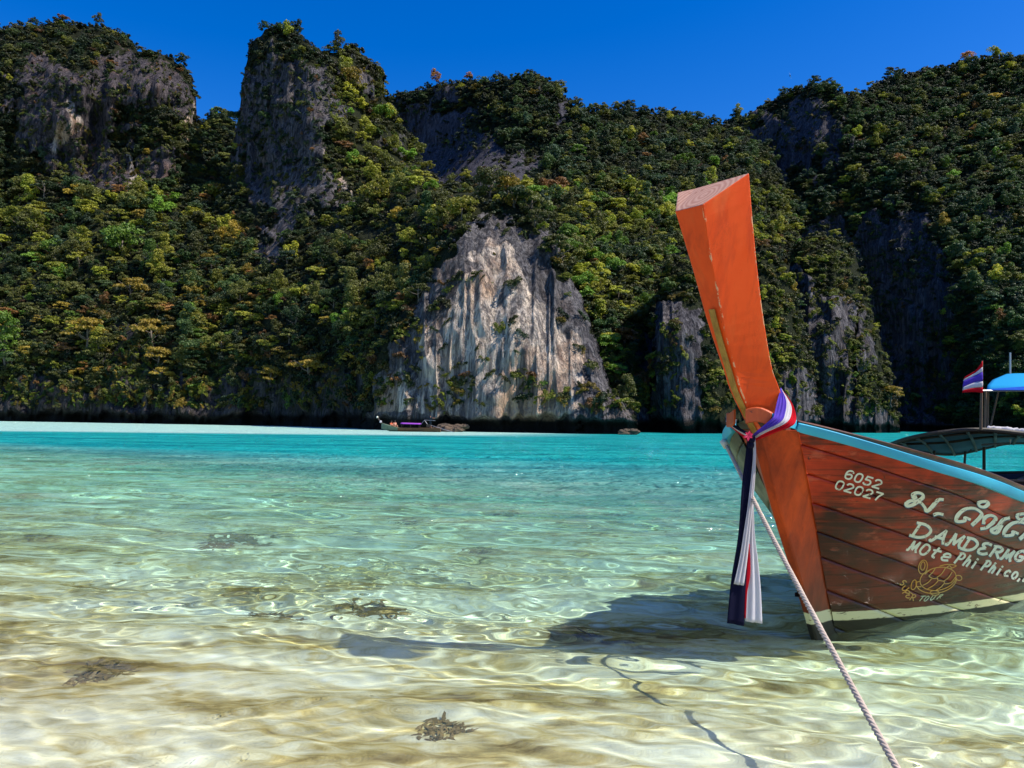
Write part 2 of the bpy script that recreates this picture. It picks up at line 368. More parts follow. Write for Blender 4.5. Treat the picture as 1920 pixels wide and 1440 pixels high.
# far gap hill, back mountain, right mountain
mass('hill', M_ROCK_DARK, [(330, 420), (350, 300), (372, 240), (398, 216), (425, 220), (445, 245), (480, 330), (520, 420)],
     [(340, 400, 330), (400, 230, 345), (480, 400, 330), (400, 420, 325)], [(300, 560), (560, 560)], 22, seed=2, jag=4)
mass('mountain', M_ROCK_DARK,
     [(640, 330), (690, 205), (735, 184), (790, 168), (835, 163), (880, 156), (955, 151), (1000, 150), (1045, 160), (1062, 186), (1072, 206), (1115, 209), (1180, 208), (1230, 216), (1262, 208), (1300, 224), (1345, 233), (1395, 250), (1450, 300), (1500, 420)],
     [(1200, 810, 122), (1100, 810, 122), (1300, 810, 132), (1200, 700, 131), (1200, 600, 148), (1100, 500, 160), (1250, 500, 176), (1000, 420, 178), (1150, 400, 205), (1300, 400, 222), (900, 360, 232), (1050, 340, 238),
      (1200, 300, 258), (1350, 300, 290), (740, 340, 330), (860, 330, 292), (1000, 320, 256), (740, 200, 345), (860, 210, 315), (1000, 190, 285), (1060, 220, 280), (1200, 220, 300), (1450, 320, 300), (1450, 600, 230), (700, 800, 160)],
     lower(4), 20, flute=1.0, seed=3, jag=5, bare=[([(745, 205), (880, 185), (905, 250), (1010, 300), (1000, 345), (840, 350), (770, 320)], .9), ([(1045, 165), (1068, 190), (1066, 235), (1045, 240)], .8), ([(1192, 640), (1225, 600), (1240, 830), (1192, 830)], .95)])
mass('mountain', M_ROCK_DARK,
     [(1330, 420), (1342, 260), (1362, 230), (1400, 221), (1425, 205), (1470, 179), (1510, 168), (1562, 166), (1578, 182), (1612, 186), (1640, 161), (1690, 141), (1740, 131), (1800, 122), (1850, 113), (1920, 111), (2080, 98)],
     [(1720, 812, 222), (1920, 812, 190), (1560, 812, 240), (2080, 812, 170), (1850, 650, 212), (2050, 500, 215), (1780, 560, 226), (1700, 560, 248), (1630, 560, 264), (1610, 700, 262), (1700, 700, 240), (1790, 700, 222), (1600, 420, 272), (1500, 420, 280), (1420, 420, 285), (1450, 520, 290), (1540, 520, 290), (1450, 700, 285),
      (1700, 400, 255), (1850, 400, 242), (1560, 330, 285), (1480, 330, 305), (1400, 330, 335), (1560, 220, 305), (1480, 220, 325), (1400, 240, 345), (1640, 200, 300), (1750, 250, 285), (1900, 250, 272), (1800, 140, 312), (1920, 130, 305), (2080, 130, 290)],
     [(1300, 818), (1500, 816), (1700, 812), (2100, 812)], 20, flute=1.2, seed=4, jag=5,
     bare=[([(1395, 250), (1470, 200), (1560, 185), (1570, 250), (1540, 320), (1470, 345), (1420, 400), (1395, 380)], .9), ([(1590, 430), (1640, 405), (1730, 400), (1770, 470), (1790, 560), (1785, 700), (1795, 815), (1600, 815), (1610, 560)], .92),
           ([(1845, 380), (1905, 400), (1925, 470), (1860, 440)], .6), ([(1330, 450), (1420, 435), (1640, 415), (1640, 815), (1330, 815)], .95)])
# left cliff
mass('limestone_cliff', M_ROCK_PINK,
     [(-190, 85), (-60, 70), (0, 64), (55, 49), (105, 43), (160, 50), (205, 58), (245, 78), (262, 98), (302, 105), (345, 122), (358, 150), (367, 190), (367, 235), (360, 285), (385, 318), (440, 330), (520, 330), (600, 420)],
     [(-150, 790, 170), (0, 790, 160), (300, 797, 149), (520, 800, 142), (0, 690, 164), (300, 690, 152), (0, 600, 174), (300, 600, 162), (500, 600, 158), (0, 450, 204), (300, 450, 190), (500, 450, 190), (0, 370, 222), (200, 365, 214), (350, 350, 216), (500, 360, 232),
      (0, 250, 232), (120, 250, 226), (200, 250, 229), (300, 250, 222), (358, 250, 226), (0, 120, 242), (150, 120, 234), (300, 130, 232), (350, 150, 238), (0, 60, 262), (200, 65, 256), (-150, 300, 240), (-150, 100, 262)],
     lower(4), 22, flute=1.3, lump=.9, crag=1.25, seed=5, jag=4.5,
     bare=[([(10, 150), (70, 115), (150, 120), (215, 105), (330, 125), (362, 150), (366, 250), (352, 285), (345, 225), (300, 195), (232, 210), (215, 290), (262, 335), (215, 372), (180, 362), (100, 335), (60, 300), (30, 240)], .74),
           ([(250, 250), (345, 270), (350, 345), (262, 340)], .75), ([(205, 60), (262, 95), (300, 105), (360, 150), (330, 150), (240, 110)], .55), ([(-200, 712), (330, 706), (420, 700), (560, 700), (560, 812), (-200, 812)], .55), ([(210, 610), (300, 640), (310, 720), (200, 720)], .5)],
     fresh=[([(130, 170), (145, 170), (142, 280), (105, 280)], 1.), ([(232, 270), (252, 280), (256, 345), (212, 372), (225, 320)], 1.05), ([(350, 180), (366, 180), (364, 285), (346, 285)], .62), ([(20, 270), (130, 270), (130, 350), (60, 350)], .4)])
# pinnacle with its lit right slope and the forest below
mass('limestone_peak', M_ROCK_GREY,
     [(372, 520), (405, 400), (428, 320), (438, 262), (449, 215), (456, 140), (470, 82), (497, 54), (530, 51), (560, 68), (590, 97), (625, 99), (652, 92), (664, 88), (690, 112), (704, 130), (712, 124), (719, 132), (721, 178), (745, 222), (768, 258), (796, 300), (805, 338), (835, 348), (885, 352), (925, 358), (985, 395), (1040, 470), (1085, 560), (1120, 690)],
     [(380, 800, 150), (450, 802, 147), (600, 804, 130), (720, 808, 114), (900, 812, 110), (1100, 812, 112), (450, 690, 150), (600, 690, 133), (720, 690, 117), (450, 600, 157), (600, 600, 141), (720, 600, 124), (430, 480, 182), (540, 480, 166), (660, 480, 150), (780, 450, 136), (850, 400, 134), (960, 400, 136), (1080, 600, 124),
      (430, 360, 206), (500, 360, 196), (560, 360, 184), (600, 360, 181), (700, 380, 172), (780, 350, 166), (450, 230, 214), (520, 230, 203), (590, 230, 191), (615, 230, 191), (680, 250, 200), (750, 270, 211), (790, 310, 214), (470, 100, 218), (530, 70, 212), (590, 120, 203), (640, 120, 206), (700, 140, 217), (720, 180, 222)],
     lower(4), 18, flute=1.3, lump=.75, crag=1.25, seed=6, jag=4.5,
     bare=[([(448, 215), (455, 140), (480, 110), (560, 95), (612, 130), (640, 200), (622, 300), (662, 400), (640, 415), (560, 375), (540, 500), (510, 520), (500, 400), (440, 330), (430, 290)], .62), ([(610, 100), (700, 120), (722, 180), (690, 170), (640, 140)], .8),
           ([(725, 240), (790, 300), (780, 330), (740, 280)], .5), ([(380, 705), (700, 690), (730, 820), (380, 820)], .5), ([(480, 430), (540, 420), (530, 500), (490, 515)], .8)],
     fresh=[([(610, 280), (650, 280), (655, 360), (620, 360)], .7), ([(495, 460), (520, 450), (510, 510), (490, 510)], .5)])
# pale cliff headland
mass('white_cliff', M_ROCK_WHITE,
     [(668, 815), (690, 740), (704, 660), (735, 605), (780, 555), (806, 505), (828, 455), (852, 405), (890, 362), (960, 364), (1008, 402), (1042, 448), (1060, 500), (1090, 560), (1112, 620), (1132, 690), (1150, 738), (1172, 752), (1192, 775), (1196, 812)],
     [(680, 812, 112), (720, 812, 107), (850, 812, 103), (1000, 812, 100), (1185, 812, 98), (720, 690, 110), (850, 690, 104.5), (1000, 690, 102), (1140, 690, 102), (780, 600, 109), (900, 560, 106.5), (1000, 560, 106), (1090, 570, 107), (880, 440, 113), (960, 430, 113), (930, 380, 118), (1150, 770, 99)],
     [(600, 809), (700, 811), (900, 817), (1200, 821)], 24, rnd_m=6, flute=1.05, lump=.36, crag=.2, seed=7, jag=4, step=3.2, notch_top=2.0, notch=2.5,
     bare=[([(700, 830), (700, 690), (735, 630), (775, 600), (780, 830)], .62), ([(770, 830), (768, 640), (790, 575), (815, 520), (838, 470), (862, 425), (880, 418), (985, 420), (1022, 445), (1068, 505), (1098, 575), (1112, 640), (1140, 720), (1150, 830)], 1.), ([(1140, 740), (1200, 760), (1200, 830), (1140, 830)], .6)],
     fresh=[([(800, 790), (775, 700), (800, 640), (830, 600), (868, 510), (885, 455), (955, 455), (985, 520), (1000, 570), (1020, 640), (1040, 720), (1050, 790)], .98), ([(700, 780), (720, 700), (790, 680), (800, 790)], .62), ([(1000, 560), (1060, 600), (1090, 720), (1100, 790), (1040, 790)], .68)])
# rounded towers on the right
mass('rock_tower', M_ROCK_GREY, [(1216, 815), (1221, 700), (1226, 590), (1238, 515), (1262, 476), (1300, 468), (1325, 500), (1350, 580), (1375, 690), (1398, 815)],
     [(1220, 812, 124), (1280, 812, 117), (1390, 812, 122), (1280, 480, 128), (1240, 560, 124), (1350, 600, 124), (1290, 620, 119)], [(1200, 822), (1400, 819)], 58, flute=1.3, lump=.55, seed=8, jag=3.5, wobble=24,
     bare=[([(1210, 830), (1218, 650), (1235, 560), (1290, 570), (1330, 600), (1300, 700), (1340, 830)], .95)])
mass('rock_tower', M_ROCK_GREY, [(1465, 815), (1470, 700), (1474, 580), (1480, 500), (1494, 464), (1530, 443), (1575, 450), (1604, 480), (1624, 540), (1645, 620), (1664, 690), (1680, 750), (1690, 815)],
     [(1470, 812, 176), (1560, 812, 162), (1688, 812, 170), (1540, 455, 178), (1490, 560, 176), (1640, 600, 174), (1560, 620, 166)], [(1400, 819), (1700, 816)], 70, flute=1.5, lump=.5, seed=9, jag=3.5, wobble=24,
     bare=[([(1465, 830), (1472, 540), (1500, 545), (1530, 575), (1560, 560), (1590, 590), (1585, 650), (1570, 690), (1600, 740), (1660, 770), (1690, 830)], .9), ([(1600, 560), (1618, 580), (1640, 690), (1610, 700)], .7), ([(1465, 700), (1472, 500), (1490, 490), (1530, 530), (1540, 700)], .9), ([(1475, 560), (1596, 560), (1600, 815), (1470, 815)], .85)])
mass('rock_tower', M_ROCK_GREY, [(1330, 815), (1352, 700), (1368, 590), (1384, 500), (1400, 465), (1422, 452), (1452, 472), (1482, 522), (1506, 600), (1524, 680), (1534, 745), (1540, 815)],
     [(1340, 812, 150), (1440, 812, 143), (1535, 812, 148), (1425, 470, 156), (1380, 600, 150), (1500, 600, 152), (1440, 620, 147)], [(1300, 819), (1560, 818)], 60, flute=1.4, lump=.5, seed=10, jag=3.5, wobble=24,
     bare=[([(1455, 690), (1500, 680), (1545, 735), (1545, 830), (1440, 830)], .9), ([(1370, 560), (1400, 560), (1420, 700), (1380, 830), (1340, 830)], .8), ([(1330, 830), (1370, 640), (1400, 660), (1400, 830)], .7)])

# ------------------------------------------------------------------ vegetation
def leaf_mat(name, source):
    k = NT(name)
    if source == 'OBJ':
        oi = k.n('ShaderNodeObjectInfo'); tint = oi.outputs['Color']
    else:
        tint = k.attr('tint', 'INSTANCER').outputs['Color']
    geo = k.n('ShaderNodeNewGeometry'); rnd = geo.outputs['Random Per Island']
    c = k.mix(k.math('MULTIPLY', rnd, .55), tint, k.mix(1., tint, (1.7, 1.5, .9), 'MULTIPLY'))
    c = k.mix(k.ramp(rnd, [(.0, .55), (.25, 0.)]), c, k.mix(1., tint, (.45, .5, .6), 'MULTIPLY'))
    k.set(col=c, rough=.55, spec=.35)
    tr = k.n('ShaderNodeBsdfTranslucent'); k.l(k.mix(1., c, (1.1, 1.2, .5), 'MULTIPLY'), tr.inputs[0])
    mx = k.n('ShaderNodeMixShader'); mx.inputs[0].default_value = .22
    k.l(k.b.outputs[0], mx.inputs[1]); k.l(tr.outputs[0], mx.inputs[2]); k.l(mx.outputs[0], k.out.inputs[0]); return k.m
M_LEAF_T = leaf_mat('tree_leaves', 'OBJ'); M_LEAF_S = leaf_mat('wood_leaves', 'INST')
M_BARK = paint('pale_bark', (.16, .13, .10), (.07, .055, .045), .9, 2.)

def crown_mesh(kind, seed, n_lobe, n_leaf, leaf):
    r = np.random.default_rng(seed); C = []
    if kind == 'round':
        while len(C) < n_lobe:
            p = r.normal(size=3); p /= np.linalg.norm(p); p *= r.uniform(.30, .88)
            if p[2] < -.35: continue
            C.append((p*[1, 1, .78]*[1 + .15*math.sin(seed*3.), 1, 1] + [.1*r.normal(), .1*r.normal(), .55], r.uniform(.17, .38), .75))
    elif kind == 'flat':
        for i in range(n_lobe):
            a = r.uniform(0, 6.28); q = math.sqrt(r.uniform(.02, 1))*.85; lay = r.choice([0, 1, 2], p=[.25, .4, .35])
            C.append((np.array([q*math.cos(a)*(1-.15*lay), q*math.sin(a)*(1-.15*lay), .35+.24*lay + .1*r.normal()*.5 - .12*q*q]), r.uniform(.2, .36), .38))
    elif kind == 'tall':
        for i in range(n_lobe):
            z = r.uniform(0, 1.7); w = .62*math.sin(min(math.pi*.93, .5+z/1.7*2.5)); a = r.uniform(0, 6.28); q = w*r.uniform(.3, 1)
            C.append((np.array([q*math.cos(a), q*math.sin(a), z+.1]), r.uniform(.2, .34), .85))
    elif kind == 'tuft':
        for i in range(n_lobe):
            a = r.uniform(0, 6.28); q = math.sqrt(r.random())*.75
            C.append((np.array([q*math.cos(a), q*math.sin(a), r.uniform(.0, .55)*(1-q*.5)]), r.uniform(.25, .42), .8))
    V = []; F = []
    for c, rad, sq in C:
        d = r.normal(size=(n_leaf, 3)); d /= np.linalg.norm(d, axis=1)[:, None]; d[:, 2] = np.where(d[:, 2] < -.25, -d[:, 2], d[:, 2])
        pos = c + d*rad*r.uniform(.72, 1.06, (n_leaf, 1))*[1, 1, sq]
        nrm = d + .75*r.normal(size=(n_leaf, 3)) + [0, 0, .35]; nrm /= np.linalg.norm(nrm, axis=1)[:, None]
        t = np.cross(nrm, r.normal(size=(n_leaf, 3))); t /= np.linalg.norm(t, axis=1)[:, None]; b = np.cross(nrm, t)
        s = leaf*r.uniform(.6, 1.35, (n_leaf, 1)); bb = b*s*r.uniform(.45, .8, (n_leaf, 1)); tt = t*s
        base = len(V)*1
        q = np.stack([pos-tt, pos+bb-nrm*s*.15, pos+tt, pos-bb-nrm*s*.15], 1).reshape(-1, 3)
        o = sum(len(v) for v in V); V.append(q)
        F += [(o+4*i, o+4*i+1, o+4*i+2, o+4*i+3) for i in range(n_leaf)]
    return np.concatenate(V), F
def trunk_shape(seed, h=.9, r0=.07):
    r = np.random.default_rng(seed); mb = MB()
    z = np.linspace(-.35, h, 6); w = np.cumsum(r.normal(size=(6, 2))*.04, axis=0)
    path = np.stack([w[:, 0], w[:, 1], z], -1); mb.add(*tube(path, np.linspace(r0, r0*.5, 6), 6))
    for k in range(5):
        a = k*1.257 + r.uniform(-.4, .4); st = path[r.integers(2, 5)]; L = r.uniform(.45, .75)
        e = st + [L*math.cos(a), L*math.sin(a), r.uniform(.2, .5)]; m_ = (st+e)/2 + [0, 0, -.05]
        mb.add(*tube([st, m_, e], [r0*.45, r0*.32, r0*.12], 5))
    return mb
KINDS = {'round': [('round', 1, 22, 100, .062), ('round', 2, 28, 85, .058), ('round', 3, 17, 120, .066)],
         'flat': [('flat', 4, 22, 95, .062), ('flat', 5, 15, 120, .06)], 'tall': [('tall', 6, 20, 100, .06), ('tall', 7, 26, 80, .056)]}
CROWN = {k: [mesh('crown', *crown_mesh(*a), M_LEAF_T) for a in v] for k, v in KINDS.items()}
TRUNK = []
for s_ in range(3):
    mb = trunk_shape(s_); TRUNK.append(mesh('trunk', np.concatenate(mb.V), mb.F, M_BARK, True))
lib = bpy.data.collections.new('foliage_shapes')        # never linked to the scene: shapes for the masses below
SHAPES = [('round', 11, 17, 76, .074), ('round', 12, 22, 64, .07), ('flat', 13, 15, 76, .074), ('flat', 14, 19, 64, .068), ('tall', 15, 17, 70, .068), ('round', 16, 13, 84, .08), ('tuft', 17, 8, 50, .11), ('tuft', 18, 10, 44, .10), ('tuft', 19, 7, 56, .115)]
for i, a in enumerate(SHAPES):
    V, F = crown_mesh(*a); o = obj('foliage_%02d' % i, V, F, M_LEAF_S, link=False); lib.objects.link(o)
def instancer(name, pts, scl, rot, tint, idx, label, cat):
    m = bpy.data.meshes.new(name); m.from_pydata(np.asarray(pts).tolist(), [], [])
    o = bpy.data.objects.new(name, m); COL.objects.link(o)
    attr(o, 'scl', scl, 'FLOAT_VECTOR'); attr(o, 'rot', rot, 'FLOAT_VECTOR'); attr(o, 'pick', idx, 'INT')
    attr(o, 'tint', np.concatenate([tint, np.ones((len(tint), 1))], 1), 'FLOAT_COLOR')
    g = bpy.data.node_groups.new(name + '_nodes', 'GeometryNodeTree')
    g.interface.new_socket('Geometry', in_out='INPUT', socket_type='NodeSocketGeometry'); g.interface.new_socket('Geometry', in_out='OUTPUT', socket_type='NodeSocketGeometry')
    gi, go = g.nodes.new('NodeGroupInput'), g.nodes.new('NodeGroupOutput')
    ip = g.nodes.new('GeometryNodeInstanceOnPoints'); ci = g.nodes.new('GeometryNodeCollectionInfo')
    ci.inputs['Collection'].default_value = lib; ci.inputs['Separate Children'].default_value = True; ci.inputs['Reset Children'].default_value = True
    def na(n_, t):
        a = g.nodes.new('GeometryNodeInputNamedAttribute'); a.data_type = t; a.inputs[0].default_value = n_; return a.outputs[0]
    g.links.new(gi.outputs[0], ip.inputs['Points']); g.links.new(ci.outputs[0], ip.inputs['Instance']); ip.inputs['Pick Instance'].default_value = True
    g.links.new(na('pick', 'INT'), ip.inputs['Instance Index']); g.links.new(na('scl', 'FLOAT_VECTOR'), ip.inputs['Scale'])
    er = g.nodes.new('FunctionNodeEulerToRotation'); g.links.new(na('rot', 'FLOAT_VECTOR'), er.inputs[0]); g.links.new(er.outputs[0], ip.inputs['Rotation'])
    g.links.new(ip.outputs[0], go.inputs[0])
    md = o.modifiers.new('scatter', 'NODES'); md.node_group = g
    return tag(o, label, cat, kind='stuff')

PAL = {'dark green': ((.018, .040, .012), (.030, .052, .014)), 'olive green': ((.050, .058, .012), (.070, .078, .016)), 'yellow-green': ((.115, .135, .012), (.165, .165, .018)),
       'golden': ((.155, .115, .014), (.21, .155, .02)), 'rust-orange': ((.125, .062, .020), (.17, .085, .024)), 'blue-green': ((.022, .045, .026), (.035, .058, .030)), 'fresh green': ((.060, .120, .012), (.085, .155, .018))}
def region(x, y, nm):
    if nm.startswith('hill') or nm == 'mountain': return ('far', 'on the far mountain left of the orange prow', [.38, .26, .07, .01, .01, .25, .02]) if y < 350 else ('valley', 'in the valley right of the pale cliff', [.18, .32, .28, .02, .02, .04, .14])
    if nm == 'mountain.001': return 'right', 'on the dark mountainside right of the orange prow', [.40, .24, .06, .01, .02, .25, .02]
    if nm == 'limestone_cliff': return ('cliff', 'on the ledges of the left cliff', [.4, .4, .08, .03, .04, .05, 0]) if y < 365 else (('lslope', 'on the slope below the left cliff', [.26, .32, .26, .04, .02, .03, .07]) if y < 560 else ('lshore', 'above the shaded shore at far left', [.28, .31, .18, .13, .04, .02, .04]))
    if nm == 'limestone_peak':
        if y < 420 and x < 625: return 'peak', 'on the tall pinnacle', [.5, .3, .05, .01, .02, .12, 0]
        if y < 350: return 'sunny', 'on the sunlit shoulder right of the pinnacle', [.05, .25, .55, .08, .01, 0, .06]
        if x > 690 and y < 520: return 'crest', 'on the crest around the top of the pale cliff', [.16, .31, .36, .08, .05, .01, .03]
        return ('mslope', 'on the slope below the pinnacle', [.31, .36, .19, .06, .04, .02, .02]) if y < 600 else ('mshore', 'above the shore left of the pale cliff', [.30, .33, .16, .12, .05, .02, .02])
    if nm == 'white_cliff': return ('crest', 'on the crest around the top of the pale cliff', [.15, .33, .27, .13, .08, .02, .02]) if y < 520 else ('foot', 'clinging to the pale cliff', [.12, .38, .22, .18, .08, 0, .02])
    return 'tower', 'on the rounded rock towers beside the prow', [.08, .30, .50, .08, .02, 0, .02]
TN = list(PAL)
cand = []                                # (px size, pos, radius, kind, tint name, tint, region)
shrub = dict(p=[], s=[], t=[], i=[], r=[]); under = dict(p=[], s=[], t=[], i=[], r=[])
for mi, M in enumerate(MASS):
    PX, PY, P, D, B = M['PX'], M['PY'], M['P'], M['D'], M['bare']; nm = M['o'].name
    rows, n = PX.shape
    area = np.abs((PX[:-1, 1:]-PX[:-1, :-1])*(PY[1:, :-1]-PY[:-1, :-1])) + .3
    vis = np.zeros_like(area, bool)
    ix = np.clip(((PX[:-1, :-1]+160)/ZS).astype(int), 0, ZW-1); iy = np.clip((PY[:-1, :-1]/ZS).astype(int), 0, ZH-1)
    vis = (D[:-1, :-1] < zbuf[iy, ix] + 14) & (PX[:-1, :-1] > -90) & (PX[:-1, :-1] < 2010)
    zz = P[:-1, :-1, 2]; vis &= zz > 3.2
    Bq = B[:-1, :-1]
    def pick(weight, spacing_m, k):
        w = (area*weight*vis).ravel(); tot = w.sum()
        if tot <= 0: return []
        dm = np.median(D[:-1, :-1][vis]) if vis.any() else 150
        cnt = int(k * tot / (math.pi*(spacing_m*FPX/dm)**2))
        ids = rng.choice(len(w), cnt, p=w/tot); return ids
    dn = .55 + .9*np.clip(fbm(PX[:-1, :-1]/60, PY[:-1, :-1]/60, 0, 70+mi)+.25, 0, 1)
    wt = np.where(Bq < .3, 1., .05*(1-Bq))*dn
    for q in pick(wt, 1.75, 2.7):
        r_, c_ = divmod(q, n-1); f1, f2 = rng.random(2); p = P[r_, c_]*(1-f1)+P[r_, c_+1]*f1; p = p + (P[r_+1, c_]-P[r_, c_])*f2
        x, y, d = PX[r_, c_], PY[r_, c_], D[r_, c_]
        key, where, w = region(x, y, nm); w = np.array(w); tn = TN[rng.choice(7, p=w/w.sum())]
        kind = rng.choice(['round', 'flat', 'tall'], p=[.2, .68, .12] if tn in ('golden', 'rust-orange', 'yellow-green') and key in ('lshore', 'mshore', 'lslope') else [.48, .32, .20])
        rad = (1.05 + 1.9*rng.random()**1.9)*(1.15 if key in ('lslope',) else 1.)*(.78 if key in ('peak', 'cliff') else (.6 if key == 'tower' else 1.))*(1.25 if d > 200 else 1)
        a, b = PAL[tn]; t = np.array(a) + (np.array(b)-np.array(a))*rng.random(); t = t*(.75 + 1.35*rng.random()**1.4)*{'tower': 1.35, 'sunny': 1.3, 'valley': 1.25, 'crest': 1.15, 'right': 1.3, 'far': 1.2}.get(key, 1.)  # region factors put sunlight on the lit slopes into the leaf tint
        cand.append((rad*FPX/d, p, rad, kind, tn, t, key, where, x, y))
    # shrubs clinging to bare rock
    cl = np.maximum(ss(-.02, .22, fbm(PX[:-1, :-1]/38, PY[:-1, :-1]/30, 1, 90+mi)), np.where(Bq < .8, .35, .06))
    topw = 1.0
    wv = np.where(Bq > .3, (1.12-Bq)*2.2*cl + .05, 0.)
    if nm == 'white_cliff': wv = wv*.22 + np.where((Bq > .3) & (PY[:-1, :-1] > 705) & (PY[:-1, :-1] < 790), .75*cl, 0)
    for q in pick(wv, 1.0, 5.0):
        r_, c_ = divmod(q, n-1); x, y = PX[r_, c_], PY[r_, c_]
        key, where, w = region(x, y, nm); w = np.array(w); tn = TN[rng.choice(7, p=w/w.sum())]; a, b = PAL[tn]
        shrub['p'].append(P[r_, c_]); s = rng.uniform(.45, 1.0)*(1+.8*rng.random()**3); shrub['s'].append((s, s, s*rng.uniform(.7, 1.1))); shrub['t'].append(np.array(a)*rng.uniform(.8, 1.4)); shrub['i'].append(rng.integers(6, 9)); shrub['r'].append((rng.uniform(.4, 1.3), rng.normal()*.2, rng.uniform(0, 6.28)))
    for q in pick(np.where(Bq < .3, 1., .06), 1.15, 4.0):
        r_, c_ = divmod(q, n-1); x, y = PX[r_, c_], PY[r_, c_]
        key, where, w = region(x, y, nm); w = np.array(w)*[1.6, 1.2, .8, .6, .6, 1, 1]; tn = TN[rng.choice(7, p=w/w.sum())]; a, b = PAL[tn]
        under['p'].append(P[r_, c_]); s = rng.uniform(.8, 1.7)*(1.3 if D[r_, c_] > 200 else 1); under['s'].append((s, s, s)); under['t'].append(np.array(a)*rng.uniform(.35, .9)); under['i'].append(rng.integers(6, 9)); under['r'].append((rng.uniform(.2, .7), rng.normal()*.2, rng.uniform(0, 6.28)))  # darkened tint puts the deep shade between trees into the bushes
# a few trees the photograph shows plainly: (px, py, crown radius px, shape, tint, label)
SPECIAL = [((240, 462), 40, 'round', 'fresh green', 'big domed fresh green tree standing out on the slope below the left cliff'),
           ((28, 645), 42, 'tall', 'fresh green', 'bright green bushy tree at the left end of the shaded shore'),
           ((182, 626), 44, 'flat', 'golden', 'flat golden umbrella tree leaning over the shaded rock at far left'),
           ((297, 622), 42, 'flat', 'golden', 'tall tiered golden tree above the middle of the left shore'),
           ((306, 668), 34, 'flat', 'golden', 'golden umbrella tree just below the tall tiered golden tree'),
           ((258, 540), 34, 'flat', 'golden', 'pale golden tree catching sun amid dark trees left of the pinnacle foot'),
           ((444, 634), 17, 'round', 'fresh green', 'small ball-shaped green bush above the shore left of the pale cliff'),
           ((590, 684), 44, 'flat', 'golden', 'wide flat golden tree overhanging the shore left of the pale cliff'),
           ((510, 702), 32, 'flat', 'golden', 'low flat golden tree left of the wide flat golden one'),
           ((1168, 740), 34, 'tall', 'olive green', 'leafy green tree at the right foot of the pale cliff'),
           ((1168, 640), 34, 'flat', 'rust-orange', 'orange-leaved tree right of the pale cliff edge'),
           ((1040, 352), 30, 'flat', 'rust-orange', 'rusty orange tree on the saddle above the pale cliff'),
           ((865, 398), 34, 'round', 'yellow-green', 'yellow-green bush crowning the left shoulder of the pale cliff'),
           ((715, 372), 34, 'round', 'yellow-green', 'bright yellow-green tree below the sunlit shoulder of the pinnacle'),
           ((1665, 735), 26, 'flat', 'golden', 'golden tree sticking out right of the domed rock tower')]
n_tree = [0]
def plant(p, rad, kind, tint, label, group, i):
    root = empty('tree', p); root.rotation_euler = (rng.uniform(.05, .22), rng.normal()*.07, 0)
    spin = rng.uniform(0, 6.28)
    tr = bpy.data.objects.new('trunk', TRUNK[i % 3]); COL.objects.link(tr); tr.parent = root; tr.scale = (rad,)*3; tr.rotation_euler = (0, 0, spin)
    ms = CROWN[kind]; cr = bpy.data.objects.new('crown', ms[i % len(ms)]); COL.objects.link(cr); cr.parent = root; cr.scale = (rad, rad, rad*rng.uniform(.9, 1.15)); cr.rotation_euler = (0, 0, spin); cr.location = (0, 0, rad*(.3 if kind != 'tall' else .1))
    cr.color = (*tint, 1); tag(root, label, 'tree', group)
from_mass = {}
def depth_at(x, y):
    best = None
    for M in MASS:
        d2 = (M['PX']-x)**2 + (M['PY']-y)**2; k = np.unravel_index(np.argmin(d2), d2.shape)
        if d2[k] < 60 and (best is None or M['D'][k] < best[0]): best = (M['D'][k], M['P'][k])
    return best
for i, ((x, y), rp, kind, tn, lab) in enumerate(SPECIAL):
    b = depth_at(x, y)
    if b is None: continue
    d, p = b; rad = rp*d/FPX; p = np.array(p) + [0, -rad*.55, -rad*.75]
    a, c = PAL[tn]; plant(p, rad, kind, np.array(c), lab, None, i)
    cand = [k for k in cand if math.hypot(k[8]-x, k[9]-y) > rp*.75]
cand.sort(key=lambda k: -k[0])
SHAPE_WORD = {'round': 'round-crowned', 'flat': 'flat-topped', 'tall': 'tall narrow'}
N_IND = 300 - len(SPECIAL)
for i, k in enumerate(cand[:N_IND]):
    px, p, rad, kind, tn, t, key, where, x, y = k
    plant(p, rad, kind, t, f'{tn} {SHAPE_WORD[kind]} tree {where}', f'{tn} {SHAPE_WORD[kind]} trees {where}', i)
rest = cand[N_IND:]
idx = {'round': [0, 1, 5], 'flat': [2, 3], 'tall': [4]}
instancer('forest', [k[1] + np.array([0, 0, k[2]*.3]) for k in rest], [(k[2],)*3 for k in rest], [(rng.uniform(.05, .25), rng.normal()*.08, rng.uniform(0, 6.28)) for k in rest],
          np.array([k[5] for k in rest]), [random.choice(idx[k[3]]) for k in rest], 'dense mixed green forest covering the steep mountains and slopes', 'forest')
instancer('cliff_shrubs', shrub['p'], shrub['s'], shrub['r'], np.array(shrub['t']), shrub['i'], 'small shrubs and hanging plants dotted over the bare rock faces', 'shrubs')
instancer('undergrowth', under['p'], under['s'], under['r'], np.array(under['t']), under['i'], 'low bushes filling the gaps between the trees on the slopes', 'undergrowth')
print('trees', len(cand), 'shrubs', len(shrub['p']), 'under', len(under['p']))

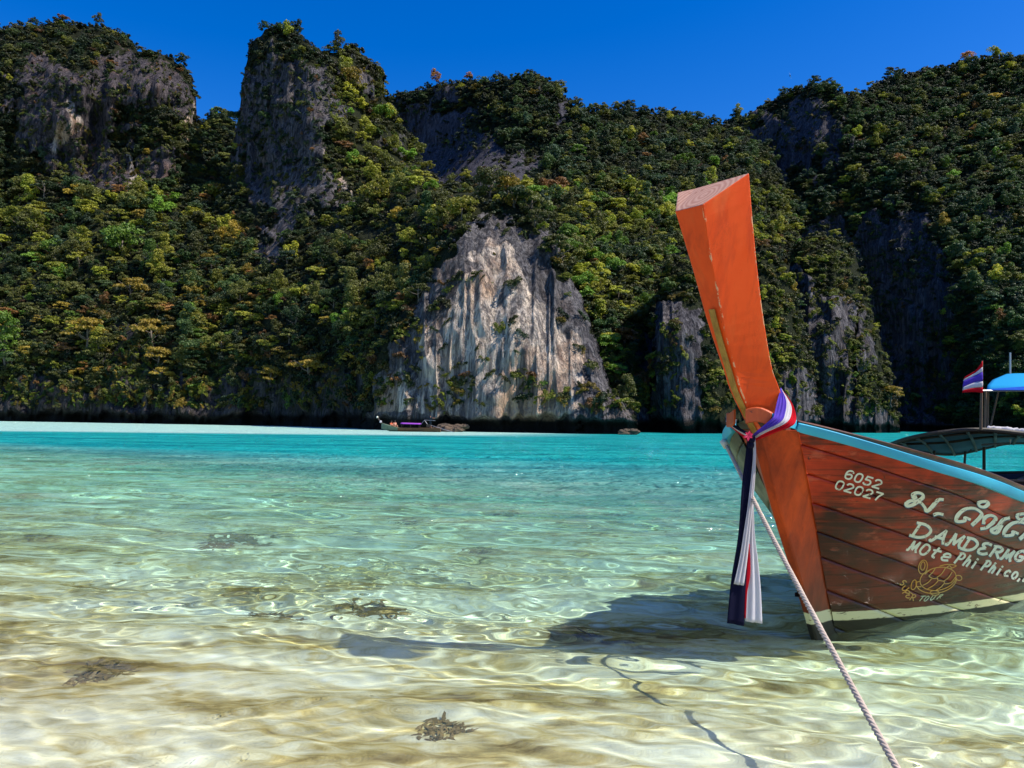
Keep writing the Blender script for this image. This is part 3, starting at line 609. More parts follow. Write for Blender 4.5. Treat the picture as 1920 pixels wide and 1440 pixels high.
# ------------------------------------------------------------------ materials for boats and cloth
def hull_mat():
    k = NT('varnished_red_planks'); p = k.pos(); big = k.noise(p, 1.5, 4, .6, .3); g = k.noise(k.pos((1.2, 1.2, 16)), 2.2, 6, .7, .5)
    f = k.math('ADD', k.math('MULTIPLY', big, .72), k.math('MULTIPLY', g, .28))
    c = k.ramp(f, [(.36, (.030, .006, .003)), (.45, (.12, .011, .002)), (.53, (.32, .022, .003)), (.65, (.56, .040, .006))])
    oi = k.n('ShaderNodeObjectInfo'); tone = k.ramp(oi.outputs['Random'], [(0., (.55, .55, .6)), (.5, (.95, .9, .9)), (1., (1.35, 1.2, 1.1))]); c = k.mix(1., c, tone, 'MULTIPLY')
    lg = k.noise(k.pos((.55, .55, 22)), 1.7, 6, .7, .35); c = k.mix(k.ramp(lg, [(.36, .75), (.50, 0.)]), c, (.022, .008, .004)); c = k.mix(k.ramp(lg, [(.60, 0.), (.70, .5)]), c, (.44, .085, .025))
    c = k.mix(k.math('MULTIPLY', k.ramp(k.noise(k.pos((1.6, 1.6, 4)), 2.4, 5, .65), [(.60, 0.), (.68, 1.)]), .45), c, (.60, .12, .06))
    sx = k.n('ShaderNodeSeparateXYZ'); k.l(p, sx.inputs[0])
    zz = k.math('ADD', sx.outputs[2], k.math('MULTIPLY', k.math('SUBTRACT', big, .5), .35))
    c = k.mix(k.ramp(zz, [(.1, .85), (1.15, 0.)]), c, (.028, .010, .004))                     # old grime and weed above the waterline
    sp = k.ramp(k.noise(p, 14, 4, .7), [(.66, 0.), (.71, .85)]); c = k.mix(sp, c, (.018, .010, .007))
    lo = k.math('ADD', k.math('ADD', sx.outputs[2], k.math('MULTIPLY', sx.outputs[0], .030)), k.math('MULTIPLY', k.math('SUBTRACT', k.noise(p, 7, 3), .5), .018))
    chip = k.ramp(k.noise(k.pos((1, 1, 2.2)), 11, 5, .7), [(.60, 1.), (.64, 0.)])
    st = k.math('MULTIPLY', k.math('MULTIPLY', k.ramp(lo, [(.088, 0.), (.092, 1.)]), k.ramp(lo, [(.160, 1.), (.164, 0.)])), chip)
    c = k.mix(k.ramp(lo, [(.088, 1.), (.092, 0.)]), c, (.016, .014, .010))                    # dark bottom paint
    c = k.mix(st, c, (.62, .56, .30))                                                         # cream boot stripe
    k.set(col=c, rough=k.ramp(lg, [(.35, .25), (.65, .45)]), spec=.26); k.bump(g, .3, .004); return k.m
M_HULL = hull_mat()
def shade_hull_mat():
    k = NT('shade_olive_planks'); p = k.pos(); big = k.noise(p, 3, 5, .65); c = k.ramp(big, [(.35, (.055, .045, .020)), (.5, (.15, .13, .06)), (.65, (.25, .23, .13))])
    k.set(col=c, rough=.6); k.bump(big, .3, .01); return k.m
M_HULL_S = shade_hull_mat()  # olive tone puts the starboard side's greenish shade into the plank colour
def orange_mat(name, cols, endz=False):
    k = NT(name); p = k.pos(); big = k.noise(p, 1.3, 3); g = k.noise(k.pos((7, 7, .9)), 2.4, 6, .65, .4)
    c = k.ramp(k.math('ADD', k.math('MULTIPLY', big, .5), k.math('MULTIPLY', g, .5)), cols)
    c = k.mix(k.ramp(k.noise(k.pos((1, 1, .5)), 26, 4, .75), [(.70, 0.), (.74, .7)]), c, (.10, .022, .008))
    k.set(col=c, rough=.45, spec=.3); k.bump(g, .12, .003); return k.m
def prow_mat(name, cols):
    k = NT(name); p = k.pos(); big = k.noise(p, 1.3, 3); g = k.noise(k.pos((7, 7, .9)), 2.4, 6, .65, .4)
    c = k.ramp(k.math('ADD', k.math('MULTIPLY', big, .5), k.math('MULTIPLY', g, .5)), cols)
    c = k.mix(k.math('MULTIPLY', k.ramp(k.noise(k.pos((5, 5, .45)), 2.2, 5, .6, .3), [(.5, 0.), (.68, 1.)]), .45), c, (.46, .035, .004))     # old runs of darker paint
    c = k.mix(k.math('MULTIPLY', k.ramp(k.noise(k.pos((1, 1, .35)), 4.5, 4, .6), [(.56, 0.), (.70, 1.)]), .30), c, (.86, .20, .05))           # faded bands
    edge = k.math('MAXIMUM', k.attr('ridge').outputs['Fac'], k.attr('rear').outputs['Fac'])
    chip = k.math('MULTIPLY', k.ramp(edge, [(.955, 0.), (.985, 1.)]), k.ramp(k.noise(k.pos((1, 1, .6)), 17, 5, .75), [(.53, 0.), (.57, 1.)]))
    c = k.mix(chip, c, (.74, .42, .22))
    scr = k.math('MULTIPLY', k.ramp(k.noise(k.pos((9, 9, 1.)), 3.2, 6, .7, 2.), [(.492, 0.), (.5, 1.), (.508, 0.)]), k.ramp(k.noise(p, 2.2, 3), [(.55, 0.), (.66, 1.)]))
    c = k.mix(k.math('MULTIPLY', scr, .8), c, (.16, .022, .006))
    c = k.mix(k.ramp(k.noise(k.pos((1, 1, .5)), 26, 4, .75), [(.69, 0.), (.73, .8)]), c, (.10, .022, .008))
    k.set(col=c, rough=k.ramp(g, [(.35, .38), (.65, .6)]), spec=.3); k.bump(k.math('SUBTRACT', g, k.math('MULTIPLY', chip, .6)), .25, .003); return k.m
M_PROW = prow_mat('orange_painted_wood', [(.3, (.76, .062, .003)), (.5, (.86, .080, .004)), (.7, (.90, .098, .006))])
M_STEM = orange_mat('worn_orange_stem', [(.34, (.10, .022, .007)), (.46, (.30, .055, .012)), (.58, (.46, .090, .014)), (.7, (.55, .13, .02))])
def stem_lower():
    k = NT('stem_with_stripe'); p = k.pos(); g = k.noise(k.pos((5, 5, .8)), 2.2, 6, .7, .5); big = k.noise(p, 1.8, 4)
    c = k.ramp(k.math('ADD', k.math('MULTIPLY', big, .5), k.math('MULTIPLY', g, .5)), [(.34, (.15, .016, .003)), (.46, (.38, .040, .005)), (.58, (.60, .066, .006)), (.7, (.70, .095, .009))])
    sx = k.n('ShaderNodeSeparateXYZ'); k.l(p, sx.inputs[0])
    c = k.mix(k.ramp(k.math('ADD', sx.outputs[2], k.math('MULTIPLY', k.math('SUBTRACT', big, .5), .5)), [(.15, .8), (.8, 0.)]), c, (.06, .025, .010))
    lo = k.math('ADD', sx.outputs[2], k.math('MULTIPLY', k.math('SUBTRACT', k.noise(p, 9, 3), .5), .02)); chip = k.ramp(k.noise(k.pos((1, 1, 2)), 13, 5, .7), [(.59, 1.), (.63, 0.)])
    c = k.mix(k.ramp(lo, [(.085, 1.), (.089, 0.)]), c, (.014, .012, .009))
    c = k.mix(k.math('MULTIPLY', k.math('MULTIPLY', k.ramp(lo, [(.085, 0.), (.089, 1.)]), k.ramp(lo, [(.175, 1.), (.179, 0.)])), chip), c, (.62, .56, .30))
    k.set(col=c, rough=.5, spec=.25); k.bump(g, .25, .004); return k.m
M_STEM_LOW = stem_lower()
def endgrain_mat():
    k = NT('pink_end_grain'); p = k.pos(); n = k.noise(p, 9, 5, .6); w = k.n('ShaderNodeTexWave', wave_type='RINGS', rings_direction='Z')
    mp = k.n('ShaderNodeMapping'); mp.inputs['Location'].default_value = (1.42, .03, 0); mp.inputs['Rotation'].default_value = (0, 0, 0); k.l(p, mp.inputs[0]); k.l(mp.outputs[0], w.inputs[0])
    w.inputs['Scale'].default_value = 9; w.inputs['Distortion'].default_value = 4; w.inputs['Detail'].default_value = 3
    c = k.mix(w.outputs['Fac'], (.42, .20, .13), (.56, .32, .22)); c = k.mix(k.ramp(n, [(.58, 0.), (.66, .7)]), c, (.24, .075, .03)); k.set(col=c, rough=.7); return k.m
M_END = endgrain_mat()
M_TEAL = paint('worn_teal_paint', (.026, .33, .52), (.04, .43, .62), .45, 2., wear=(16, .68, (.02, .03, .03)))
M_CAP = wood_mat('dark_gunwale_wood', [(.3, (.022, .009, .005)), (.5, (.09, .030, .012)), (.7, (.22, .085, .030))], (1.0, 14, 14), .35)
M_BATTEN = wood_mat('yellow_batten', [(.3, (.20, .09, .012)), (.5, (.40, .21, .03)), (.7, (.50, .30, .06))], (14, 14, 1), .5)
M_BOARD = wood_mat('orange_brown_board', [(.3, (.26, .040, .008)), (.5, (.48, .075, .010)), (.7, (.58, .12, .016))], (10, 10, 3), .45)
M_INSIDE = wood_mat('dark_inside_wood', [(.3, (.030, .016, .009)), (.7, (.10, .05, .025))], (2, 12, 12), .6)
M_SEAM = NT('black_seam').set(col=(.008, .006, .005), rough=.9).m
M_WHITE = paint('cream_lettering', (.72, .70, .58), (.60, .60, .46), .5, 6., wear=(26, .585, (.16, .06, .03)))
M_SHADE = paint('blue_letter_edge', (.02, .10, .17), None, .5, 6.)
M_GOLD = paint('amber_lettering', (.60, .25, .02), (.50, .32, .10), .5, 8., wear=(30, .66, (.10, .05, .02)))
M_PALE = paint('pale_green_lettering', (.50, .55, .40), (.45, .42, .22), .5, 8., wear=(26, .66, (.10, .05, .02)))
def cloth(name, col, trans=.45):
    k = NT(name); w = k.noise(k.pos((60, 60, 9)), 1., 3); k.set(col=k.mix(w, tuple(c*.8 for c in col), col), rough=.85, spec=.12); k.bump(w, .2, .004)
    tr = k.n('ShaderNodeBsdfTranslucent'); tr.inputs[0].default_value = (*[min(1, c*1.15) for c in col], 1); mx = k.n('ShaderNodeMixShader'); mx.inputs[0].default_value = trans
    k.l(k.b.outputs[0], mx.inputs[1]); k.l(tr.outputs[0], mx.inputs[2]); k.l(mx.outputs[0], k.out.inputs[0]); return k.m
M_CL_BLUE = cloth('violet_blue_cloth', (.17, .09, .62)); M_CL_NAVY = cloth('navy_cloth', (.006, .006, .026), .10); M_CL_WHITE = cloth('white_cloth', (.80, .76, .78)); M_CL_RED = cloth('red_cloth', (.72, .012, .03)); M_CL_PINK = cloth('pink_ribbon', (.85, .10, .22))  # violet copy of the blue cloth has sunlight put into its colour

# ------------------------------------------------------------------ the moored longtail boat
TH = R(40); AX = np.array([math.cos(TH), math.sin(TH), 0]); PX_ = np.array([math.sin(TH), -math.cos(TH), 0]); ZX = np.array([0, 0, 1.])
_d = ray(1522., 1190.); BOW = CP + _d*(-EYE/_d[2]); BOW[2] = 0
def W(u, q, z):
    u, q, z = np.broadcast_arrays(np.asarray(u, float), np.asarray(q, float), np.asarray(z, float))
    return BOW + u[..., None]*AX + q[..., None]*PX_ + z[..., None]*ZX
boat = empty('longtail_boat', BOW, TH)
tag(boat, 'wooden longtail boat with tall orange prow and red plank hull moored in the shallows', 'boat')
def L(u, q, z): return np.stack(np.broadcast_arrays(np.asarray(u, float), -np.asarray(q, float), np.asarray(z, float)), -1)   # boat-local
ZR = [-.4, .13, .58, .96, 1.28, 1.54, 1.75]; UR = [.55, .18, -.04, -.25, -.45, -.62, -.76]; QR = [.02, .055, .10, .15, .20, .24, .26]
def u_rab(z): return np.interp(z, ZR, UR)
def q_rab(z): return np.interp(z, ZR, QR)
SHU = [-1.2, -.68, -.25, .14, .72, 1.25, 2.2, 3.6, 5.2, 7., 9.]; SHZ = [1.78, 1.62, 1.475, 1.36, 1.235, 1.115, .96, .80, .72, .74, .90]
def z_she(u):
    u = np.asarray(u, float); r = 0
    for d, w in ((-.16, .2), (-.08, .2), (0, .2), (.08, .2), (.16, .2)): r = r + w*np.interp(u+d, SHU, SHZ)
    return r
def q_hull(u, z):
    z = np.asarray(z, float); up = np.maximum(u - u_rab(np.maximum(z, -.35)), 0)
    zc = np.clip(z, 0, 9); Lz = .65 + 1.2*np.maximum(0, 1-zc/1.15)**1.2
    q = q_rab(z) + (.80 + .12*ss(0, 1.2, zc))*(1-np.exp(-up/Lz)) * (1 - .25*ss(5, 9, u))
    return q*np.where(z < 0, np.sqrt(np.maximum(1-(z/.46)**2, 0)), 1)
DROP = [0, .12, .275, .43, .59, .735, .93, 1.15, 1.42, 2.05]
def z_strake(k, u): return np.maximum(z_she(u) - DROP[k]*(1+.13*(u+.65)) - (.03*(u+.65) if k else 0), -.44)
def start_u(k, eps=0):                     # where strake edge k meets the stem
    u = np.linspace(-.9, .8, 800); f = u - u_rab(z_strake(k, u)); return u[np.argmin(np.abs(f))] + eps
UEND = 8.8
def hull_pt(u, z, off=0.):
    e = 1e-3; q = q_hull(u, z); qu = (q_hull(u+e, z)-q)/e; qz = (q_hull(u, z+e)-q)/e
    n = np.stack(np.broadcast_arrays(-qu, np.ones_like(q), -qz), -1); n /= np.linalg.norm(n, axis=-1)[..., None]
    off = np.asarray(off, float)[..., None] if np.ndim(off) else off
    return np.stack(np.broadcast_arrays(u, q, z), -1) + n*off
def side(P, s):                            # (u, q, z) -> local of port (s=1) or starboard (s=-1)
    P = np.array(P); P[..., 1] *= -s; return P
for s in (1, -1):
    hm = M_HULL if s == 1 else M_HULL_S
    for k in range(len(DROP)-1):
        ns = 70; t = np.linspace(0, 1, ns)**1.6; gap = .0035
        ua, ub = start_u(k, .006), start_u(k+1, .006); rows = []
        for v in (0, 0, .12, .5, .88, 1, 1):
            u0 = ua*(1-v)+ub*v; u = u0 + (UEND-u0)*t; z = z_strake(k, u)*(1-v) + z_strake(k+1, u)*v
            z = z - gap*(1-2*v) if v in (0, 1) else z
            rows.append((u, z, 0.))
        Ps = []
        for j, (u, z, o) in enumerate(rows):
            off = -.022 if j in (0, 6) else (-.0035 if j in (1, 5) else .0015*math.sin(k*2.1+j))
            Ps.append(hull_pt(u, z, off))
        P = side(np.array(Ps), s); F = grid_faces(7, ns); F = F if s == -1 else F[:, ::-1]
        obj('plank', P.reshape(-1, 3), F, hm, boat, True)
    # dark lining behind the seams, also the inside face
    rows = [hull_pt(np.linspace(start_u(0), UEND, 60) if 0 else (start_u(k, .01) + (UEND-start_u(k, .01))*np.linspace(0, 1, 60)**1.5), z_strake(k, start_u(k, .01) + (UEND-start_u(k, .01))*np.linspace(0, 1, 60)**1.5), -.020) for k in range(len(DROP))]
    P = side(np.array(rows), s); F = grid_faces(len(DROP), 60); obj('lining', P.reshape(-1, 3), F if s == -1 else F[:, ::-1], M_INSIDE, boat, True)
    # teal rub rail and dark cap along the sheer
    u = start_u(0)+.015 + (UEND-start_u(0)-.015)*np.linspace(0, 1, 80)**1.5; zs = z_she(u); w = .052 + .018*ss(-.6, 1.2, u)
    def ring(dz0, dz1, o0, o1):
        a, b = hull_pt(u, zs, 0), hull_pt(u, zs-.08, 0); nrm = hull_pt(u, zs, 1.)-a; nrm[:, 2] *= .3
        qs = [a+nrm*o0+np.outer(dz0, ZX), a+nrm*o1+np.outer(dz0, ZX), a+nrm*o1+np.outer(dz1, ZX)+(b-a)*[0, 1, 0]*(-(dz1-dz0)/.08)[:, None]*.9, a+nrm*o0+np.outer(dz1, ZX)+(b-a)*[0, 1, 0]*(-(dz1-dz0)/.08)[:, None]*.9]
        return np.stack([side(x, s) for x in qs], 1)
    o1 = np.ones(80)
    V, F = loft(ring(o1*.004, -w, -.012, .034)); F = F if s == 1 else [f[::-1] for f in F]; bevel(obj('rub_rail', V, F, M_TEAL, boat, True), .006)
    V, F = loft(ring(.012+.034*ss(-.7, .3, u)+o1*.004, o1*.0075, -.045, .014)); F = F if s == 1 else [f[::-1] for f in F]; bevel(obj('gunwale_cap', V, F, M_CAP, boat, True), .006)
# stem post: wedge between the two rows of plank ends
zl = np.array([-.45, -.2, 0, .1, .2, .4, .6, .8, 1.0, 1.2, 1.4, 1.56]); secs = []
for z in zl:
    uf = -.50*z + .05*max(0, -z) + .01*math.sin(z*5); ur = u_rab(z)+.02; qr = q_rab(z)-.004; w = .018+.014*max(z, 0)
    secs.append([L(uf, w, z), L(uf+.012, w+.012, z), L(uf+(ur-uf)*.5, w+.012+(qr-w-.012)*.55, z), L(ur, qr, z), L(ur+.08, qr-.006, z), L(ur+.08, -qr+.006, z), L(ur, -qr, z), L(uf+(ur-uf)*.5, -w-.012-(qr-w-.012)*.55, z), L(uf+.012, -w-.012, z), L(uf, -w, z)])
V, F = loft(secs); bevel(obj('stem_post', V, F, M_STEM_LOW, boat, False), .004)
# prow timber
FRT = [(-1.539, .109, 3.0), (-1.422, .080, 2.70), (-1.325, .070, 2.475), (-1.258, .060, 2.305), (-1.166, .050, 2.12), (-1.079, .044, 1.96), (-1.006, .040, 1.82), (-.80, .036, 1.58), (-.52, .030, 1.30)]
BCK = [(-1.285, .286, 3.22), (-1.21, .262, 2.96), (-1.135, .242, 2.71), (-1.055, .224, 2.465), (-.965, .207, 2.225), (-.855, .190, 1.98), (-.735, .175, 1.84), (-.60, .16, 1.62), (-.42, .14, 1.32)]
secs = []
for (uf, hf, zf), (ub, hb, zb) in zip(FRT, BCK):
    secs.append([L(uf, -hf, zf), L(uf, hf, zf), L(ub, hb, zb), L(ub+.03, hb*.55, zb), L(ub+.03, -hb*.55, zb), L(ub, -hb, zb)])
S = np.array(secs); ring_n = 6
fine = []
tt = np.linspace(0, len(S)-1, 25)
for t in tt:
    i = min(int(t), len(S)-2); f = t-i
    p0, p1, p2, p3 = S[max(i-1, 0)], S[i], S[i+1], S[min(i+2, len(S)-1)]
    fine.append(.5*((2*p1)+(-p0+p2)*f+(2*p0-5*p1+4*p2-p3)*f*f+(-p0+3*p1-3*p2+p3)*f**3))
V, F = loft(fine); mi = [0]*(len(F)-2)+[1, 0]
pr = obj('prow', V, F, [M_PROW, M_END], boat, False, mi); attr(pr, 'ridge', [1. if i % 6 == 1 else 0. for i in range(len(V))]); attr(pr, 'rear', [1. if i % 6 == 2 else 0. for i in range(len(V))]); bevel(pr, .007, 2, 25)
# yellow batten nailed to the front ridge
fr = np.array([((np.array(L(a[0], 0, a[2])))) for a in FRT]); tz = np.linspace(2.36, 1.50, 14)
cu = np.interp(-tz, -fr[:, 2], fr[:, 0]); secs = []
hfz = np.interp(-tz, [-a[2] for a in FRT], [a[1] for a in FRT])
for u, z, h in zip(cu, tz, hfz): secs.append([L(u-.006, h*.1-.022, z), L(u-.022, h*.1-.022, z), L(u-.022, h*.1+.022, z), L(u-.006, h*.1+.022, z)])
V, F = loft(secs); bevel(obj('batten', V, F, M_BATTEN, boat), .003)
# collar boards either side of the prow and the teal tips
for s in (1, -1):
    a0 = np.array([-.965, .045, 1.70]); a1 = np.array([-.855, .180, 1.675]); hgt = .10; th = .03
    secs = []
    for t in np.linspace(0, 1, 6):
        c = a0*(1-t)+a1*t; c[2] += (.025 if s == 1 else -.01)*math.sin(math.pi*t); d = np.array([.05, .03, 0])
        secs.append([side(c+[0, 0, -hgt], s), side(c, s), side(c+[th, 0, .004], s), side(c+[th, 0, -hgt], s)])
    V, F = loft(secs); bevel(obj('collar_board', V, F if s == -1 else [f[::-1] for f in F], M_BOARD, boat), .006)
    b0, b1 = a1 + [.004, .004, 0], np.array([-.67, .262, 1.63])
    secs = []
    for t in np.linspace(0, 1, 5):
        c = b0*(1-t)+b1*t; secs.append([side(c+[0, 0, -.066], s), side(c, s), side(c+[.035, -.02, .003], s), side(c+[.035, -.02, -.066], s)])
    V, F = loft(secs); bevel(obj('rail_tip', V, F if s == -1 else [f[::-1] for f in F], M_TEAL, boat), .005)
    # cheek: recessed dark board under the collar
    V = [side(np.array(p), s) for p in ((-.84, .03, 1.63), (-.70, .19, 1.60), (-.64, .17, 1.53), (-.74, .03, 1.53), (-.76, .03, 1.64), (-.62, .18, 1.61), (-.56, .16, 1.53), (-.66, .03, 1.53))]
    F = [(0, 1, 2, 3), (7, 6, 5, 4), (0, 4, 5, 1), (1, 5, 6, 2), (2, 6, 7, 3), (3, 7, 4, 0)]
    obj('cheek_board', V, F if s == 1 else [f[::-1] for f in F], M_INSIDE if s == 1 else M_HULL_S, boat)
# inside: floor boards and benches
u = np.linspace(-.2, 8.6, 40)
for j in range(-4, 5):
    V = []; 
    for uu in u:
        qm = max(.02, float(q_hull(uu, .33))-.05)
        for q in (max(-qm, min(qm, j*.17-.08)), max(-qm, min(qm, j*.17+.08))): V.append(L(uu, q, .34)); V.append(L(uu, q, .31))
    V = np.array(V); F = []
    for i in range(39):
        a = i*4; F += [(a, a+4, a+6, a+2), (a+1, a+3, a+7, a+5), (a, a+1, a+5, a+4), (a+2, a+6, a+7, a+3)]
    obj('floor_board', V, F, M_INSIDE, boat)
for uu in (1.6, 3.0, 4.4, 5.8):
    q = float(q_hull(uu, z_she(uu)-.2))-.05; bevel(MB().add(*box(L(uu, 0, z_she(uu)-.2), (.26, 2*q, .03))).build('bench', M_INSIDE, boat), .005)
V = [side(p, s) for s in (1, -1) for p in hull_pt(np.full(8, UEND-.01), np.linspace(z_she(UEND), -.4, 8), -.004)]
obj('transom', V, [(i, i+1, 8+i+1, 8+i) for i in range(7)], M_HULL, boat)

# lettering: brush strokes laid on the port planks
def hull_uv(px, py):
    px = np.asarray(px, float); py = np.asarray(py, float); u = np.full(px.shape, .8); z = np.full(px.shape, .7); e = 1e-4
    def f(u, z): return proj(W(u, q_hull(u, z)+.006, z))
    for _ in range(14):
        r = f(u, z); ju = (f(u+e, z)-r)/e; jz = (f(u, z+e)-r)/e; dx, dy = px-r[..., 0], py-r[..., 1]
        det = ju[..., 0]*jz[..., 1]-ju[..., 1]*jz[..., 0]
        u = u + np.clip((dx*jz[..., 1]-dy*jz[..., 0])/det, -.3, .3); z = z + np.clip((ju[..., 0]*dy-ju[..., 1]*dx)/det, -.3, .3)
    return u, z
def smooth_line(p, closed=False, n=6):
    p = np.array(p, float)
    if len(p) == 2: return np.linspace(p[0], p[1], 6)
    out = []; m = len(p)
    for i in range(m if closed else m-1):
        g = lambda j: p[j % m] if closed else p[min(max(j, 0), m-1)]
        for t in np.linspace(0, 1, n, endpoint=False):
            a, b, c, d = g(i-1), g(i), g(i+1), g(i+2)
            out.append(.5*((2*b)+(-a+c)*t+(2*a-5*b+4*c-d)*t*t+(-a+3*b-3*c+d)*t**3))
    out.append(p[0] if closed else p[-1]); return np.array(out)
def strokes(name, lines, width, mat, off=.0018, nib=0.):
    """lines: list of (points, closed) in photograph pixels; width in pixels; nib: flat-brush angle thickness."""
    mb = MB()
    for i, ln in enumerate(lines):
        pts, closed = (ln if isinstance(ln, tuple) else (ln, False)); c = smooth_line(pts, closed)
        t = np.gradient(c, axis=0); t /= np.linalg.norm(t, axis=1)[:, None]+1e-9; nrm = np.stack([-t[:, 1], t[:, 0]], -1)
        w = width/2*np.ones(len(c))
        if nib: w = w*(1-nib*np.abs(t[:, 0]*.82-t[:, 1]*-.57)**1.0)
        if not closed: c[0] -= t[0]*width*.25; c[-1] += t[-1]*width*.25
        a, b = c+nrm*w[:, None], c-nrm*w[:, None]; m = len(c)
        P = np.concatenate([a, b]); u, z = hull_uv(P[:, 0], P[:, 1]); Q = side(hull_pt(u, z, off+.00012*i), 1); Q2 = side(hull_pt(u, z, off-.006), 1)
        F = [(k, k+1, m+k+1, m+k) for k in range(m-1)]
        mb.add(Q, F)
    o = mb.build(name, mat, boat); o.data.flip_normals() if False else None
    return o
def cr(pts, ox=1560, oy=860, k=4.8): return [(ox+x/k, oy+y/k) for x, y in pts]
G = {'0': [([(.1, .25), (.1, .75), (.3, 1), (.7, 1), (.9, .75), (.9, .25), (.7, 0), (.3, 0)], 1)], '2': [[(.1, .8), (.3, 1), (.7, 1), (.9, .8), (.85, .6), (.1, .05), (.12, 0)], [(.1, 0), (.95, 0)]],
     '5': [[(.9, 1), (.2, 1)], [(.2, 1), (.12, .58)], [(.12, .58), (.65, .6), (.9, .4), (.85, .15), (.6, 0), (.2, 0), (.05, .15)]], '6': [[(.9, .85), (.7, 1), (.35, 1), (.1, .75), (.1, .25), (.3, 0), (.7, 0), (.9, .2), (.85, .48), (.6, .58), (.15, .45)]],
     '7': [[(.1, 1), (.95, 1)], [(.95, 1), (.6, .55), (.4, 0)]],
     'D': [[(.2, 1), (.1, 0)], [(.0, 1), (.55, 1), (.95, .7), (.85, .25), (.45, 0), (-.05, 0)]], 'A': [[(.0, .05), (.12, .0), (.35, .35), (.72, 1)], [(.72, 1), (.78, .4), (.92, 0)], [(.25, .38), (.8, .36)]],
     'M': [[(-.05, .03), (.1, .1), (.28, 1)], [(.28, 1), (.45, .25), (.5, .2)], [(.45, .2), (.9, 1)], [(.9, 1), (.82, .3), (.98, 0)]], 'E': [[(.9, .95), (.5, 1), (.25, .8), (.55, .55)], [(.55, .55), (.15, .35), (.2, .05), (.6, 0), (.9, .15)]],
     'R': [[(.25, 1), (.1, 0)], [(.05, .95), (.6, 1), (.9, .8), (.7, .55), (.25, .5)], [(.45, .5), (.9, 0)]], 'G': [[(.9, .85), (.6, 1), (.2, .75), (.1, .3), (.4, 0), (.8, .1), (.85, .42), (.5, .42)]],
     'o': [([(.1, .3), (.3, .68), (.7, .68), (.9, .35), (.65, 0), (.3, .02)], 1)], 'O': [([(.08, .35), (.3, .95), (.7, .95), (.95, .6), (.7, .05), (.3, .02)], 1)], 't': [[(.6, 1), (.4, .4), (.35, .08), (.6, 0)], [(.15, .68), (.95, .72)]], 'e': [[(.12, .32), (.85, .42), (.75, .68), (.35, .66), (.1, .3), (.3, 0), (.85, .08)]],
     'P': [[(.3, 1), (.0, 0)], [(.05, .92), (.6, 1), (.95, .8), (.75, .5), (.2, .45)]], 'h': [[(.35, 1), (.05, 0)], [(.15, .35), (.5, .62), (.75, .5), (.65, 0)]], 'i': [[(.55, .6), (.4, 0)], [(.62, .82), (.66, .9)]],
     'c': [[(.85, .55), (.5, .68), (.12, .35), (.3, .02), (.8, .08)]], ',': [[(.4, .12), (.2, -.2)]], 'L': [[(.4, 1), (.1, 0)], [(.1, 0), (.85, .02)]], 'S': [[(.9, .85), (.55, 1), (.2, .75), (.75, .35), (.5, 0), (.1, .12)]], 'U': [[(.15, 1), (.1, .25), (.4, 0), (.8, .25), (.95, 1)]],
     'T': [[(.0, 1), (1, 1)], [(.55, 1), (.4, 0)]]}
def word(txt, x0, y0, adv, wid, up, shrink=0., shup=None):
    out = []; x, y = x0, y0; adv = np.array(adv, float); wid = np.array(wid, float); up = np.array(up, float)
    for ch in txt:
        f = .55 if ch in 'i,' else 1.
        if ch != ' ':
            for g in G[ch]:
                pts, cl = (g if isinstance(g, tuple) else (g, 0)); out.append((cr([tuple(np.array([x, y])+a*wid*f+b*up) for a, b in pts]), bool(cl)))
        s = (.62 if ch in 'i,' else (.45 if ch == ' ' else 1.)); x += adv[0]*s; y += adv[1]*s
        adv *= 1-shrink; wid *= 1-shrink; up *= 1-(shrink if shup is None else shup)
    return out
strokes('registration_number', word('6052', 112, 168, (84, 27), (66, 21), (36, -66)), 3.2, M_WHITE)
strokes('registration_number', word('02027', 26, 262, (86, 25), (68, 20), (33, -66)), 3.2, M_WHITE)
DAM = word('DAMDERM', 715, 690, (166, 43), (146, 38), (60, -114), .085, .045) + word('G', 1632, 905, (100, 30), (85, 20), (40, -88))
strokes('company_lettering', DAM, 5.2, M_WHITE, .0022)
strokes('company_lettering_edge', [([(x-.9, y+1.3) for x, y in p], c) for p, c in DAM], 5.2, M_SHADE, .0014)
for wd in (word('MOte', 680, 822, (98, 27), (80, 22), (48, -86)), word('Phi', 1108, 937, (72, 21), (54, 15), (52, -92)), word('Phi', 1345, 1000, (66, 20), (48, 14), (50, -86)), word('co,L', 1545, 1050, (66, 18), (50, 14), (40, -74))):
    strokes('company_lettering', wd, 4.1, M_WHITE, .0022)
TD = [[(1245, 545), (1205, 530), (1200, 555), (1160, 565), (1122, 558), (1140, 505), (1205, 452), (1290, 447), (1352, 490), (1335, 530), (1270, 592)]]
TR = [([(1325, 400), (1355, 385), (1400, 385), (1412, 405), (1380, 432), (1340, 428)], True)]
TA = [[(1370, 578), (1382, 530), (1432, 508), (1480, 532), (1452, 575), (1395, 618), (1350, 628)]]
TE = [[(1596, 532), (1545, 550), (1500, 605), (1442, 640), (1450, 662), (1490, 662), (1528, 602)]]
TM = [[(762, 345), (738, 352), (735, 322), (775, 305), (820, 318), (822, 350), (775, 378), (715, 378), (676, 402), (680, 425), (725, 418), (792, 388), (842, 438), (852, 470), (885, 455), (960, 372), (1002, 366)], [(928, 502), (962, 492), (1000, 500)]]
T2 = [[(x+430, y+126) for x, y in TD[0]]]; T3 = [([(x+345, y+112) for x, y in TR[0][0]], True)]
TH_ = [(cr(l[0]), l[1]) if isinstance(l, tuple) else (cr(l), False) for l in TM+TD+TR+TA+TE+T2+T3]
strokes('thai_lettering', TH_, 8.2, M_WHITE, .0022, .42)
strokes('thai_lettering_edge', [([(x-.6, y+1.8) for x, y in p], c) for p, c in TH_], 8.2, M_SHADE, .0014, .42)
